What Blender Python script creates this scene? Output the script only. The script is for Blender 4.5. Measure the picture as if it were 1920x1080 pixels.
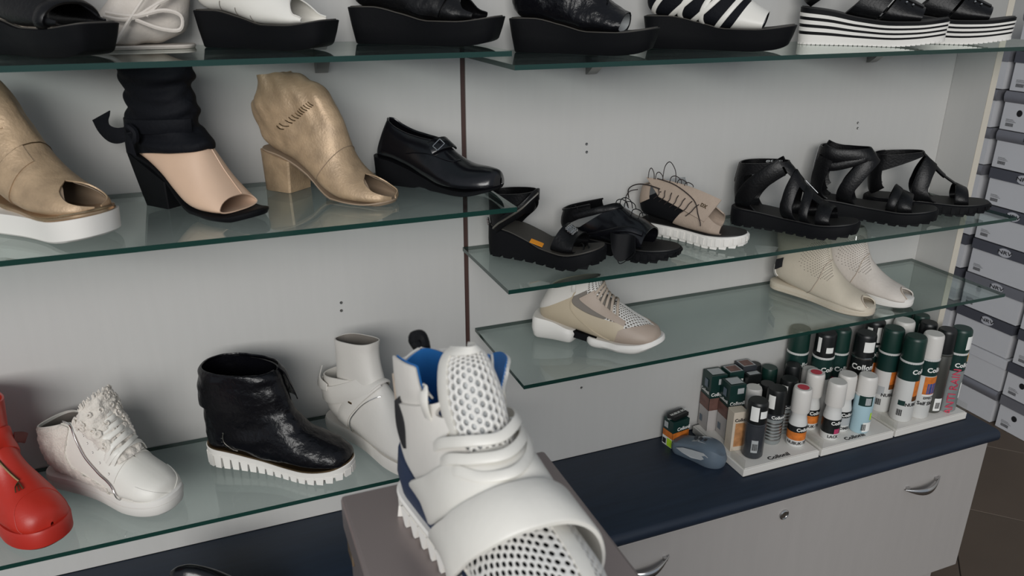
import bpy, math, random
from mathutils import Vector, Matrix, noise
PI = math.pi
random.seed(7)
for o in list(bpy.data.objects): bpy.data.objects.remove(o)
SC = bpy.context.scene
COL = SC.collection

# ------------------------------------------------------------------ camera, world, light, exposure
cam_d = bpy.data.cameras.new('camera'); cam = bpy.data.objects.new('camera', cam_d); COL.objects.link(cam)
yaw, pitch, roll = 0.3791, 0.3748, 0.0029
fw = Vector((math.sin(yaw)*math.cos(pitch), math.cos(yaw)*math.cos(pitch), -math.sin(pitch)))
rt = Vector((math.cos(yaw), -math.sin(yaw), 0)); up = rt.cross(fw)
r2 = rt*math.cos(roll)+up*math.sin(roll); u2 = up*math.cos(roll)-rt*math.sin(roll)
mw = Matrix((r2, u2, -fw)).transposed().to_4x4(); mw.translation = Vector((0, -1.45, 1.6))
cam.matrix_world = mw
cam_d.sensor_width = 36; cam_d.lens = 1451.0/1920*36; cam_d.clip_start = .05
SC.camera = cam
cam_d.dof.use_dof = True; cam_d.dof.focus_distance = 1.7; cam_d.dof.aperture_fstop = 9

W = bpy.data.worlds.new('world'); SC.world = W; W.use_nodes = True
W.node_tree.nodes['Background'].inputs[0].default_value = (0.80, 0.88, 1.0, 1)
W.node_tree.nodes['Background'].inputs[1].default_value = 0.36
def area(name, loc, target, sx, sy, power, col):
    d = bpy.data.lights.new(name, 'AREA'); d.shape = 'RECTANGLE'; d.size = sx; d.size_y = sy; d.energy = power; d.color = col
    o = bpy.data.objects.new(name, d); COL.objects.link(o); o.location = loc
    o.rotation_euler = (Vector(target)-Vector(loc)).to_track_quat('-Z', 'Y').to_euler()
    return o
area('shop_window_light', (-2.4, -6.2, 3.3), (0.6, 0, 1.0), 4.8, 2.4, 345, (1.0, 0.985, 0.96))
SC.view_settings.view_transform = 'Standard'; SC.view_settings.look = 'None'
SC.view_settings.exposure = 0.0; SC.view_settings.gamma = 1.0
SC.view_settings.use_curve_mapping = False

# ------------------------------------------------------------------ materials
def lin(c):
    if isinstance(c, str):
        c = [int(c[i:i+2], 16)/255 for i in (0, 2, 4)]
    return tuple(x/12.92 if x <= .04045 else ((x+.055)/1.055)**2.4 for x in c)+(1,)
MATS = {}
def mat(name, col, rough=.5, metal=0., bump=0., bscale=60., var=0., vscale=8., coat=0., spec=.5, stretch=None, sheen=0.):
    if name in MATS: return MATS[name]
    m = bpy.data.materials.new(name); m.use_nodes = True; MATS[name] = m
    nt = m.node_tree; b = nt.nodes['Principled BSDF']
    c = lin(col); b.inputs['Base Color'].default_value = c
    b.inputs['Roughness'].default_value = rough; b.inputs['Metallic'].default_value = metal
    b.inputs['Coat Weight'].default_value = coat; b.inputs['Specular IOR Level'].default_value = spec
    b.inputs['Sheen Weight'].default_value = sheen
    if bump or var:
        tc = nt.nodes.new('ShaderNodeTexCoord'); src = tc.outputs['Object']
        if stretch:
            mp = nt.nodes.new('ShaderNodeMapping'); mp.inputs['Scale'].default_value = stretch
            nt.links.new(src, mp.inputs[0]); src = mp.outputs[0]
    if bump:
        n = nt.nodes.new('ShaderNodeTexNoise'); n.inputs['Scale'].default_value = bscale; n.inputs['Detail'].default_value = 4
        bp = nt.nodes.new('ShaderNodeBump'); bp.inputs['Strength'].default_value = bump; bp.inputs['Distance'].default_value = .002
        nt.links.new(src, n.inputs['Vector']); nt.links.new(n.outputs['Fac'], bp.inputs['Height']); nt.links.new(bp.outputs[0], b.inputs['Normal'])
    if var:
        n = nt.nodes.new('ShaderNodeTexNoise'); n.inputs['Scale'].default_value = vscale; n.inputs['Detail'].default_value = 5
        r = nt.nodes.new('ShaderNodeValToRGB'); r.color_ramp.elements[0].position = .3; r.color_ramp.elements[1].position = .7
        r.color_ramp.elements[0].color = tuple(x*(1-var) for x in c[:3])+(1,); r.color_ramp.elements[1].color = tuple(min(1, x*(1+var)) for x in c[:3])+(1,)
        nt.links.new(src, n.inputs['Vector']); nt.links.new(n.outputs['Fac'], r.inputs[0]); nt.links.new(r.outputs[0], b.inputs['Base Color'])
    return m
def glass_mat(name, tint, edge=False):
    m = bpy.data.materials.new(name); m.use_nodes = True; nt = m.node_tree; nt.nodes.clear()
    out = nt.nodes.new('ShaderNodeOutputMaterial'); mix = nt.nodes.new('ShaderNodeMixShader')
    lw = nt.nodes.new('ShaderNodeLayerWeight'); pw = nt.nodes.new('ShaderNodeMath'); pw.operation = 'POWER'; pw.inputs[1].default_value = 5
    fr = nt.nodes.new('ShaderNodeMath'); fr.operation = 'MULTIPLY_ADD'; fr.inputs[1].default_value = .95; fr.inputs[2].default_value = .045
    nt.links.new(lw.outputs['Facing'], pw.inputs[0]); nt.links.new(pw.outputs[0], fr.inputs[0])
    tr = nt.nodes.new('ShaderNodeBsdfTransparent'); tr.inputs[0].default_value = tint
    gl = nt.nodes.new('ShaderNodeBsdfGlossy'); gl.inputs['Roughness'].default_value = .02; gl.inputs['Color'].default_value = (.95, 1, .97, 1)
    nt.links.new(fr.outputs[0], mix.inputs[0]); nt.links.new(tr.outputs[0], mix.inputs[1]); nt.links.new(gl.outputs[0], mix.inputs[2]); nt.links.new(mix.outputs[0], out.inputs[0])
    return m
M = dict(
 wall=mat('white_laminate', 'bdbcb9', .55, bump=.05, bscale=40, var=.012, vscale=5, stretch=(14, 14, 1.2)),
 trim=mat('brown_strip', '46302b', .5),
 panel_edge=mat('panel_edge', 'c9c2b4', .6),
 blue=mat('blue_laminate', '1b2635', .45, bump=.05, bscale=60, var=.16, vscale=7, stretch=(1.2, 12, 12)),
 cab=mat('cabinet_white', 'a39f9c', .5, bump=.04, bscale=40, var=.02, vscale=5, stretch=(10, 10, 1)),
 chrome=mat('chrome', 'c8c8c8', .2, 1.),
 steel=mat('brushed_steel', '9a9a98', .35, 1.),
 tile=mat('floor_tile', '53463a', .55, bump=.05, bscale=30, var=.12, vscale=3),
 grout=mat('grout', '3a332e', .9),
 blk=mat('black_leather', '0b0b0d', .38, bump=.25, bscale=220, spec=.28),
 blkgloss=mat('black_gloss_leather', '0c0c10', .22, bump=.12, bscale=120, spec=.55),
 blkcrinkle=mat('black_crinkled_leather', '0a0a0e', .27, bump=.9, bscale=90, spec=.32),
 blkmatte=mat('black_rubber', '0b0c0f', .62, bump=.1, bscale=300, spec=.18),
 blkcloth=mat('black_cloth', '0a0c12', .75, bump=.5, bscale=140, spec=.2),
 insole=mat('dark_insole', '3b3833', .7),
 blkinsole=mat('black_insole', '121110', .6),
 gold=mat('gold_suede', 'ae9578', .45, .22, bump=.35, bscale=260, var=.20, vscale=38),
 goldrim=mat('gold_rim', 'b49a7c', .25, .8),
 goldin=mat('gold_lining', '8d7a66', .6),
 nude=mat('nude_leather', 'd3b49b', .36, bump=.06, bscale=200, var=.03, vscale=20),
 white=mat('white_leather', 'dddad2', .42, bump=.10, bscale=160, var=.02, vscale=20),
 offw=mat('offwhite_leather', 'd5d1ca', .5, bump=.15, bscale=160, var=.03, vscale=14),
 rubberw=mat('white_rubber', 'e2dfd9', .5, bump=.04, bscale=200),
 fur=mat('white_fur', 'd9d2c8', .9, bump=.9, bscale=320, var=.05, vscale=60, sheen=.3),
 silver=mat('silver_trim', 'd0d0d0', .18, 1.),
 red=mat('red_leather', 'b32a1c', .40, bump=.10, bscale=200, var=.03, vscale=20),
 redrub=mat('red_rubber', 'b02a1f', .45),
 lacebrown=mat('dark_brown_lace', '241a18', .6),
 redlin=mat('dark_red_lining', '561412', .7),
 zip=mat('zipper_metal', 'a8a49b', .28, .9),
 zipd=mat('brass_zip', '6d5a41', .35, .9),
 taupe=mat('taupe_suede', 'a59485', .75, bump=.4, bscale=260, var=.06, vscale=40),
 taupel=mat('taupe_leather', 'a8988a', .5, bump=.1, bscale=200, var=.04, vscale=20),
 beige=mat('beige_leather', 'b9ab93', .45, bump=.1, bscale=200, var=.03, vscale=12),
 cream=mat('cream_leather', 'c9bfad', .55, bump=.25, bscale=220, var=.05, vscale=14),
 creamd=mat('cream_soft', 'cbc3ba', .6, bump=.35, bscale=160, var=.04, vscale=20),
 greylace=mat('beige_lace', 'b0a293', .7),
 lining=mat('grey_lining', '7a746d', .8),
 dark=mat('dark_inside', '17171a', .85),
 mesh=mat('white_mesh', 'd9d7d2', .55),
 bluel=mat('blue_lining', '2670b5', .65, bump=.1, bscale=200),
 navy=mat('navy_foam', '22304a', .65, bump=.08, bscale=200),
 orange=mat('orange_sticker', 'ffa31a', .7),
 silverbox=mat('silver_card', '8d8381', .34, .55, bump=.03, bscale=100),
 boxw=mat('box_white', 'c8c8ca', .6, var=.03, vscale=6),
 boxlid=mat('box_lid_silver', '84848a', .4, .4, var=.08, vscale=5),
 boxlidd=mat('box_lid_dark', '55565e', .45, .3, var=.05, vscale=5),
 boxgap=mat('box_hole', '101012', .9),
 spot=mat('lid_emblem', 'b9b9be', .5, 0),
 ink=mat('ink', '1b1b1d', .7),
 inkw=mat('ink_white', 'e6e6e2', .7),
 grey=mat('grey_plastic', '5d6a76', .42),
 greyl=mat('light_grey_plastic', 'a9acad', .4),
 tray=mat('tray_white', 'd8d5cf', .45),
 green=mat('label_green', '10302c', .4),
 capk=mat('cap_black', '121516', .38),
 capg=mat('cap_green', '12322b', .38),
 capw=mat('cap_white', 'd2cfca', .4),
 canw=mat('can_white', 'cfcfcc', .35),
 cangrey=mat('can_grey', '9ba1a1', .35, .4),
 cansteel=mat('can_steel', '70716c', .3, .8),
 canblue=mat('can_pale_blue', 'a6c3cc', .4),
 candark=mat('can_dark', '3a3d42', .25, .2),
 orangel=mat('label_orange', 'c8702a', .45, var=.3, vscale=60),
 redd=mat('red_dot', 'c24350', .5),
 pink=mat('pink_print', 'b03b62', .5),
 bluep=mat('blue_print', '274e8c', .5, var=.3, vscale=90),
 brownp=mat('brown_print', '6f5048', .5, var=.3, vscale=50),
 skin=mat('photo_print', 'b98558', .5, var=.35, vscale=55),
 lime=mat('lime_sticker', 'b5e02a', .6),
 yellow=mat('yellow_sticker', 'e8a92a', .6),
 antired=mat('crimson_ink', 'c0334f', .6),
 creambox=mat('cream_card', 'cbbfae', .6),
 greycard=mat('pale_card', 'b3aeab', .6),
)
M['glass'] = glass_mat('shelf_glass', (.80, .85, .84, 1))
M['acryl'] = glass_mat('clear_acrylic', (.97, .97, .96, 1))
M['clear'] = glass_mat('clear_bottle', (.80, .80, .79, 1))
M['edge'] = mat('glass_edge', '12352f', .15, spec=.6)

# ------------------------------------------------------------------ mesh helpers
class MB:
    def __init__(s): s.v = []; s.f = []; s.mi = []
    def add(s, v, f, mi=0):
        o = len(s.v); s.v += [tuple(x) for x in v]; s.f += [tuple(i+o for i in q) for q in f]; s.mi += [mi]*len(f); return s
    def box(s, x0, x1, y0, y1, z0, z1, mi=0):
        v = [(x, y, z) for x in (x0, x1) for y in (y0, y1) for z in (z0, z1)]
        return s.add(v, [(0, 1, 3, 2), (4, 6, 7, 5), (0, 4, 5, 1), (2, 3, 7, 6), (0, 2, 6, 4), (1, 5, 7, 3)], mi)
    def loftpoly(s, polys, cap=True, mi=0):
        n = len(polys[0]); v = [p for q in polys for p in q]; f = []
        for i in range(len(polys)-1):
            for j in range(n): f.append((i*n+j, i*n+(j+1) % n, (i+1)*n+(j+1) % n, (i+1)*n+j))
        if cap: f.append(tuple(range(n))[::-1]); f.append(tuple((len(polys)-1)*n+j for j in range(n)))
        return s.add(v, f, mi)
    def lathe(s, prof, n=28, c=(0, 0), mi=0):
        v = []; f = []
        for r, z in prof:
            for j in range(n): v.append((c[0]+r*math.cos(2*PI*j/n), c[1]+r*math.sin(2*PI*j/n), z))
        for i in range(len(prof)-1):
            for j in range(n): f.append((i*n+j, i*n+(j+1) % n, (i+1)*n+(j+1) % n, (i+1)*n+j))
        f.append(tuple(range(n))[::-1]); f.append(tuple((len(prof)-1)*n+j for j in range(n)))
        return s.add(v, f, mi)
    def tube(s, pts, r, res=7, smooth=4, flat=None, mi=0):
        pts = [Vector(p) for p in pts]
        if smooth > 1 and len(pts) > 2:
            n = (len(pts)-1)*smooth; pts = [crv(pts, i/n) for i in range(n+1)]
        v = []; f = []; N = len(pts); prev = None
        for i, p in enumerate(pts):
            t = (pts[min(i+1, N-1)]-pts[max(i-1, 0)]).normalized()
            if prev is None:
                a = Vector((0, 0, 1)) if abs(t.z) < .9 else Vector((0, 1, 0))
                e = t.cross(a).normalized()
            else:
                e = prev-t*prev.dot(t); e = e.normalized() if e.length > 1e-6 else t.orthogonal().normalized()
            prev = e; g = t.cross(e); rr = r(i/(N-1)) if callable(r) else r
            for j in range(res):
                th = 2*PI*j/res; v.append(p+e*rr*math.cos(th)+g*rr*math.sin(th))
        for i in range(N-1):
            for j in range(res): f.append((i*res+j, i*res+(j+1) % res, (i+1)*res+(j+1) % res, (i+1)*res+j))
        f.append(tuple(range(res))[::-1]); f.append(tuple((N-1)*res+j for j in range(res)))
        return s.add(v, f, mi)
    def ribbon(s, pts, nrm, w, th, smooth=5, mi=0):
        """flat strip along pts; nrm(i fraction) or one vector: direction the flat side faces"""
        pts = [Vector(p) for p in pts]; n = (len(pts)-1)*smooth
        P = [crv(pts, i/n) for i in range(n+1)] if len(pts) > 2 else [pts[0].lerp(pts[1], i/n) for i in range(n+1)]
        nl = nrm if isinstance(nrm, list) else None
        v = []; f = []; N = len(P)
        for i, p in enumerate(P):
            t = (P[min(i+1, N-1)]-P[max(i-1, 0)]).normalized()
            m = Vector(crv([Vector(q) for q in nl], i/(N-1))) if nl else Vector(nrm)
            m = (m-t*m.dot(t)).normalized(); sd = t.cross(m)
            ww = (w(i/(N-1)) if callable(w) else w)/2; h = th/2; e = min(ww*.3, th*.5)
            for a, b in ((-ww, -h+e*.0), (-ww, h*.3), (-ww+e, h), (ww-e, h), (ww, h*.3), (ww, -h)): v.append(p+sd*a+m*b)
        for i in range(N-1):
            for j in range(6): f.append((i*6+j, i*6+(j+1) % 6, (i+1)*6+(j+1) % 6, (i+1)*6+j))
        f.append(tuple(range(6))[::-1]); f.append(tuple((N-1)*6+j for j in range(6)))
        return s.add(v, f, mi)
    def ball(s, c, r, n=8, sc=(1, 1, 1), mi=0):
        prof = []; v = []; f = []; c = Vector(c); m = n//2
        for i in range(m+1):
            th = PI*i/m
            for j in range(n): v.append((c.x+sc[0]*r*math.sin(th)*math.cos(2*PI*j/n), c.y+sc[1]*r*math.sin(th)*math.sin(2*PI*j/n), c.z+sc[2]*r*math.cos(th)))
        for i in range(m):
            for j in range(n): f.append((i*n+j, (i+1)*n+j, (i+1)*n+(j+1) % n, i*n+(j+1) % n))
        return s.add(v, f, mi)
    def build(s, name, m, parent=None, smooth=40, bevel=0, loc=None):
        me = bpy.data.meshes.new(name); me.from_pydata(s.v, [], s.f)
        for x in (m if isinstance(m, (list, tuple)) else [m]): me.materials.append(M[x] if isinstance(x, str) else x)
        if any(s.mi): me.polygons.foreach_set('material_index', s.mi)
        me.validate(); me.update()
        if smooth:
            me.polygons.foreach_set('use_smooth', [True]*len(me.polygons)); me.set_sharp_from_angle(angle=math.radians(smooth))
        o = bpy.data.objects.new(name, me); COL.objects.link(o)
        if parent: o.parent = parent
        if loc: o.location = loc
        if bevel:
            b = o.modifiers.new('bevel', 'BEVEL'); b.width = bevel; b.segments = 2; b.limit_method = 'ANGLE'; b.angle_limit = math.radians(35)
        return o
def crv(pts, t):
    n = len(pts)-1; x = max(0, min(1, t))*n; i = min(int(x), n-1); u = x-i
    p0 = pts[max(i-1, 0)]; p1 = pts[i]; p2 = pts[i+1]; p3 = pts[min(i+2, n)]
    return p1*1.0+(p2-p0)*(u*.5)+(p0*2-p1*5+p2*4-p3)*(u*u*.5)+(p1*3-p0-p2*3+p3)*(u*u*u*.5)
def lerpf(tab):
    def f(x):
        if x <= tab[0][0]: return tab[0][1]
        for (a, b), (c, d) in zip(tab, tab[1:]):
            if x <= c:
                u = (x-a)/(c-a); return b+(d-b)*u
        return tab[-1][1]
    return f
def smf(tab):
    """smooth (monotone cubic) table"""
    n = len(tab); dl = [(tab[i+1][1]-tab[i][1])/(tab[i+1][0]-tab[i][0]) for i in range(n-1)]
    m = [dl[0]]+[0 if dl[i-1]*dl[i] <= 0 else 2*dl[i-1]*dl[i]/(dl[i-1]+dl[i]) for i in range(1, n-1)]+[dl[-1]]
    def f(x):
        if x <= tab[0][0]: return tab[0][1]
        if x >= tab[-1][0]: return tab[-1][1]
        for i in range(n-1):
            if x <= tab[i+1][0]:
                h = tab[i+1][0]-tab[i][0]; u = (x-tab[i][0])/h
                return (2*u**3-3*u*u+1)*tab[i][1]+(u**3-2*u*u+u)*h*m[i]+(-2*u**3+3*u*u)*tab[i+1][1]+(u**3-u*u)*h*m[i+1]
    return f
class Loft:
    """rings (Fx,Fz, Bx,Bz, halfwidth): each ring spans from a front/top point F to a sole/back point B"""
    def __init__(s, rings, n=2.5, k=.25, disp=None, cy=0):
        s.r = [Vector(x[:5]+(0,))if False else x for x in rings]; s.n = n; s.k = k; s.disp = disp; s.cy = cy
        s.c = [[x[i] for x in rings] for i in range(5)]
    def raw(s, t, ph):
        a = [crvs(c, t) for c in s.c]; th = 2*PI*ph; c = math.cos(th); d = math.sin(th); e = 2/s.n
        cc = math.copysign(abs(c)**e, c); dd = math.copysign(abs(d)**e, d)
        k = s.k(t) if callable(s.k) else s.k
        y = -max(a[4], .001)*dd*(1-k*cc)/(1+k*.35)
        return Vector(((a[0]+a[2])/2+(a[0]-a[2])/2*cc, y+s.cy, (a[1]+a[3])/2+(a[1]-a[3])/2*cc))
    def nrm(s, t, ph):
        h = .004; t0, t1 = max(0, t-h), min(1, t+h)
        n = (s.raw(t1, ph)-s.raw(t0, ph)).cross(s.raw(t, ph+.006)-s.raw(t, ph-.006))
        if n.length < 1e-12: n = Vector((1, 0, 0))
        n.normalize(); c = (s.raw(t, ph+.5)+s.raw(t, ph+.25)+s.raw(t, ph-.25))/3
        if n.dot(s.raw(t, ph)-c) < 0: n = -n
        return n
    def P(s, t, ph, off=0):
        p = s.raw(t, ph); d = off+(s.disp(p, t, ph) if s.disp else 0)
        return p+s.nrm(t, ph)*d if d else p
def crvs(c, t):
    n = len(c)-1; x = max(0, min(1, t))*n; i = min(int(x), n-1); u = x-i
    p0, p1, p2, p3 = c[max(i-1, 0)], c[i], c[i+1], c[min(i+2, n)]
    return p1+(p2-p0)*u*.5+(p0*2-p1*5+p2*4-p3)*u*u*.5+(p1*3-p0-p2*3+p3)*u*u*u*.5
def shell(fn, nu, nv, th, wrap=False, mb=None, flip=None, disp=None):
    """fn(u,v)->Vector over the unit square, given a thickness inwards"""
    mb = mb or MB()
    P = [[fn(i/nu, j/nv) for j in range(nv+(0 if wrap else 1))] for i in range(nu+1)]; m = len(P[0]); N = []
    cen = sum((sum(r, Vector())/m for r in P), Vector())/(nu+1); vote = 0
    for i in range(nu+1):
        row = []; rc = sum(P[i], Vector())/m
        for j in range(m):
            a = P[min(i+1, nu)][j]-P[max(i-1, 0)][j]
            b = (P[i][(j+1) % m]-P[i][j-1]) if wrap else (P[i][min(j+1, m-1)]-P[i][max(j-1, 0)])
            n = a.cross(b); n = n.normalized() if n.length > 1e-14 else Vector((0, 0, 0)); row.append(n); vote += n.dot(P[i][j]-(rc if wrap else cen))
        N.append(row)
    sg = (1 if vote >= 0 else -1) if flip is None else flip
    if disp: P = [[P[i][j]+N[i][j]*sg*disp(P[i][j], i/nu, j/nv) for j in range(m)] for i in range(nu+1)]
    v = [p for r in P for p in r]; o = len(v); v += [P[i][j]-N[i][j]*sg*th for i in range(nu+1) for j in range(m)]
    f = []; jj = m if wrap else m-1
    for i in range(nu):
        for j in range(jj):
            q = (i*m+j, (i+1)*m+j, (i+1)*m+(j+1) % m, i*m+(j+1) % m)
            if sg < 0: q = q[::-1]
            f.append(q); f.append(tuple(x+o for x in q)[::-1])
    def rim(a, b):
        q = (a, b, b+o, a+o); f.append(q if sg < 0 else q[::-1])
    for j in range(jj):
        rim((j+1) % m, j); rim(nu*m+j, nu*m+(j+1) % m)
    if not wrap:
        for i in range(nu): rim(i*m, (i+1)*m); rim((i+1)*m+m-1, i*m+m-1)
    return mb.add(v, f)
def skin(S, t0=0, t1=1, nt=40, nv=40, th=.002, off=0, cut=None, mb=None):
    """whole rings of loft S; cut(t) = part of the ring left open on each side of the dorsal line"""
    def tp(u, v):
        t = t0+(t1-t0)*u
        if cut is None: return t, v
        p = cut(t); return t, p+v*(1-2*p)
    return shell(lambda u, v: S.raw(*tp(u, v)), nt, nv, th, cut is None, mb, None, (lambda p, u, v: off+(S.disp(p, *tp(u, v)) if S.disp else 0)) if off or S.disp else None)
def patch(S, ta, tb, pa, pb, nt=24, nv=16, th=.0015, off=.001, mb=None):
    """patch of loft S; any of ta,tb may be functions of v, pa,pb functions of u"""
    g = lambda x, y: x(y) if callable(x) else x
    def tp(u, v): return g(ta, v)+(g(tb, v)-g(ta, v))*u, g(pa, u)+(g(pb, u)-g(pa, u))*v
    fn = lambda u, v: S.raw(*tp(u, v))
    e = .01; n = (fn(.5+e, .5)-fn(.5-e, .5)).cross(fn(.5, .5+e)-fn(.5, .5-e))
    return shell(fn, nt, nv, th+off*.6, False, mb, 1 if n.dot(S.nrm(*tp(.5, .5))) > 0 else -1, lambda p, u, v: off+(S.disp(p, *tp(u, v)) if S.disp else 0))
def strap(S, path, w, th=.002, off=.001, n=26, mb=None):
    """band lying on loft S along a (t, phi) path"""
    mb = mb or MB(); pts = [Vector((a, b, 0)) for a, b in path]; Q = [crv(pts, i/n) for i in range(n+1)]
    C = [S.P(q.x, q.y, off) for q in Q]; v = []; f = []
    for i in range(n+1):
        t = (C[min(i+1, n)]-C[max(i-1, 0)]); t = t.normalized() if t.length > 1e-9 else Vector((1, 0, 0))
        m = S.nrm(Q[i].x, Q[i].y); m = (m-t*m.dot(t)).normalized(); sd = t.cross(m); ww = (w(i/n) if callable(w) else w)/2; e = min(th*.6, ww*.4)
        for a, b in ((-ww, -th*.6), (-ww, th*.5), (-ww+e, th), (0, th*1.05), (ww-e, th), (ww, th*.5), (ww, -th*.6)): v.append(C[i]+sd*a+m*b)
    for i in range(n):
        for j in range(7): f.append((i*7+j, i*7+(j+1) % 7, (i+1)*7+(j+1) % 7, (i+1)*7+j))
    f.append(tuple(range(7))[::-1]); f.append(tuple(n*7+j for j in range(7)))
    return mb.add(v, f)
def cord(S, path, r, off=.001, n=20, mb=None):
    pts = [Vector((a, b, 0)) for a, b in path]; Q = [crv(pts, i/n) for i in range(n+1)] if len(pts) > 2 else [pts[0].lerp(pts[1], i/n) for i in range(n+1)]
    return (mb or MB()).tube([S.P(q.x, q.y, off) for q in Q], r, 6, 1)
def hexmesh(fn, nu, nv, hole=.62, th=.001, keep=None, mb=None, flip=1):
    """honeycomb net over the unit square: every cell keeps a real hole"""
    mb = mb or MB(); v = []; f = []
    def nr(u, w):
        e = .01; n = (fn(u+e, w)-fn(u-e, w)).cross(fn(u, w+e)-fn(u, w-e)); return n.normalized()*flip if n.length > 1e-14 else Vector((0, 0, 1))
    for i in range(nu):
        for j in range(nv):
            cu = (i+.5+(.5 if j % 2 else 0))/(nu+.5); cv = (j+.5)/nv
            if keep and not keep(cu, cv): continue
            o = len(v)
            for lay in (0, 1):
                for ring in (1., hole):
                    for q in range(6):
                        a = PI/6+q*PI/3
                        uu = cu+ring*math.cos(a)*.577/(nu+.5); vv = cv+ring*math.sin(a)*.667/nv
                        uu = min(1, max(0, uu)); vv = min(1, max(0, vv)); p = fn(uu, vv)
                        if lay: p = p-nr(uu, vv)*th
                        elif ring < 1: p = p-nr(uu, vv)*th*.25
                        v.append(p)
            for q in range(6):
                b = (q+1) % 6
                f += [(o+q, o+b, o+6+b, o+6+q), (o+6+q, o+6+b, o+18+b, o+18+q)]
    return mb.add(v, f)
def outline(L, b, h, x0=0, toe=2.3, heel=2.2, bend=.006, N=30, uh=.13, ub=.70, waist=.86):
    """plan of a foot: heel end at x0, along the -y side to the toe and back along +y"""
    def hw(u):
        if u < uh: return h*max(0, 1-((uh-u)/uh)**heel)**(1/heel)
        if u > ub: return b*max(0, 1-((u-ub)/(1-ub))**toe)**(1/toe)
        return smf([(uh, h), ((uh+ub)*.48, h+(b-h)*.22-(1-waist)*h*.3), (ub, b)])(u)
    us = [.5-.5*math.cos(PI*i/N) for i in range(N+1)]
    us = [u**1.0 for u in us]
    cy = lambda u: bend*(math.sin(u*PI*1.15-.2))
    R = [(x0+L*u, cy(u)-hw(u)) for u in us]; Lf = [(x0+L*u, cy(u)+hw(u)) for u in us]
    return R+Lf[-2:0:-1]
def sole(pts, layers, mb=None, cap=True):
    """layers bottom to top: (height of x, outward offset)"""
    mb = mb or MB(); n = len(pts); v = []; f = []; nn = []
    for i in range(n):
        a = Vector(pts[i-1]); b = Vector(pts[(i+1) % n]); d = (b-a).normalized(); nn.append(Vector((d.y, -d.x)))
    for zf, off in layers:
        for (x, y), q in zip(pts, nn): v.append((x+q.x*off, y+q.y*off, zf(x) if callable(zf) else zf))
    for i in range(len(layers)-1):
        for j in range(n): f.append((i*n+j, i*n+(j+1) % n, (i+1)*n+(j+1) % n, (i+1)*n+j))
    if cap:
        h = n//2
        for base, rev in ((0, True), ((len(layers)-1)*n, False)):
            for j in range(h):
                a, b, c, d = j, j+1, (n-j-1) % n, (n-j) % n
                q = [base+a, base+b, base+c, base+d]; q = [x for k, x in enumerate(q) if x not in q[:k]]
                if len(q) > 2: f.append(tuple(q[::-1] if rev else q))
    return mb.add(v, f)
def nz(sc, amp, seed=0): return lambda p, t, ph: amp*noise.noise(Vector((p.x*sc+seed, p.y*sc, p.z*sc)))
def thing(name, label, cat, loc=(0, 0, 0), rotz=0, group=None):
    o = bpy.data.objects.new(name, None); COL.objects.link(o); o.empty_display_size = .05
    o.location = loc; o.rotation_euler = (0, 0, math.radians(rotz)); o['label'] = label; o['category'] = cat
    if group: o['group'] = group
    return o
def tag(o, label, cat, group=None):
    o['label'] = label; o['category'] = cat
    if group: o['group'] = group
    return o
def struct(o): o['kind'] = 'structure'; return o
TXT = {}
def text_mb(s, size, bold=0., spacing=1.):
    key = (s, bold, spacing)
    if key not in TXT:
        c = bpy.data.curves.new('txt', 'FONT'); c.body = s; c.size = 1; c.offset = bold; c.space_character = spacing; c.align_x = 'CENTER'; c.align_y = 'CENTER'; c.resolution_u = 2
        o = bpy.data.objects.new('txt', c); COL.objects.link(o); dg = bpy.context.evaluated_depsgraph_get()
        me = bpy.data.meshes.new_from_object(o.evaluated_get(dg)); TXT[key] = ([tuple(v.co) for v in me.vertices], [tuple(p.vertices) for p in me.polygons])
        bpy.data.objects.remove(o); bpy.data.curves.remove(c); bpy.data.meshes.remove(me)
    v, f = TXT[key]
    return [(x*size, y*size) for x, y, z in v], f
def text_on(mb, s, size, fn, bold=.01, spacing=1., sx=1.):
    v, f = text_mb(s, size, bold, spacing); return mb.add([fn(x*sx, y) for x, y in v], f)
# ------------------------------------------------------------------ the setting
zTL, zTR, zML, zMR, zLR, zBL, zWT = 1.503, 1.481, 1.263, 1.093, .906, .762, .515
wall = struct(MB().box(-1.7, 1.785, .021, .12, 0, 2.5).build('wall_back', 'wall', smooth=0))
for x0, x1 in ((-1.7, .4705), (.4805, 1.765)):
    p = MB().box(x0, x1, 0, .02, zWT+.001, 2.5).build('wall_panel', 'wall', wall, smooth=0, bevel=.001)
struct(MB().box(.471, .480, .004, .0205, zWT+.001, 2.5).build('trim_1', 'trim', smooth=0))
wr = struct(MB().box(1.7655, 1.785, -.105, .0205, zWT+.001, 2.5).build('wall_right', 'wall', smooth=0))
struct(MB().box(1.7655, 1.7855, -.107, -.1052, zWT+.001, 2.5).build('trim_2', 'panel_edge', smooth=0, bevel=.0006))
for (x, z) in ((.745, 1.287), (.746, 1.270), (.211, 1.007), (.210, .99), (1.479, 1.288), (1.481, 1.275), (.756, .706)):
    m = MB(); n = 12
    m.loftpoly([[(x+r*math.cos(2*PI*j/n), y, z+r*math.sin(2*PI*j/n)) for j in range(n)] for r, y in ((.0030, -.0003), (.0030, -.0010), (.0022, -.0010), (.0012, .0))])
    m.build('screw', 'steel', wall)
fl = MB().box(-4.2, 3.4, -6.0, 1.3, -.05, -.004).build('floor', 'grout', smooth=0); struct(fl)
tm = MB().box(-.2235, .2235, -.2235, .2235, -.012, 0)
tile0 = None
c45 = math.sqrt(.5)
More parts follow.
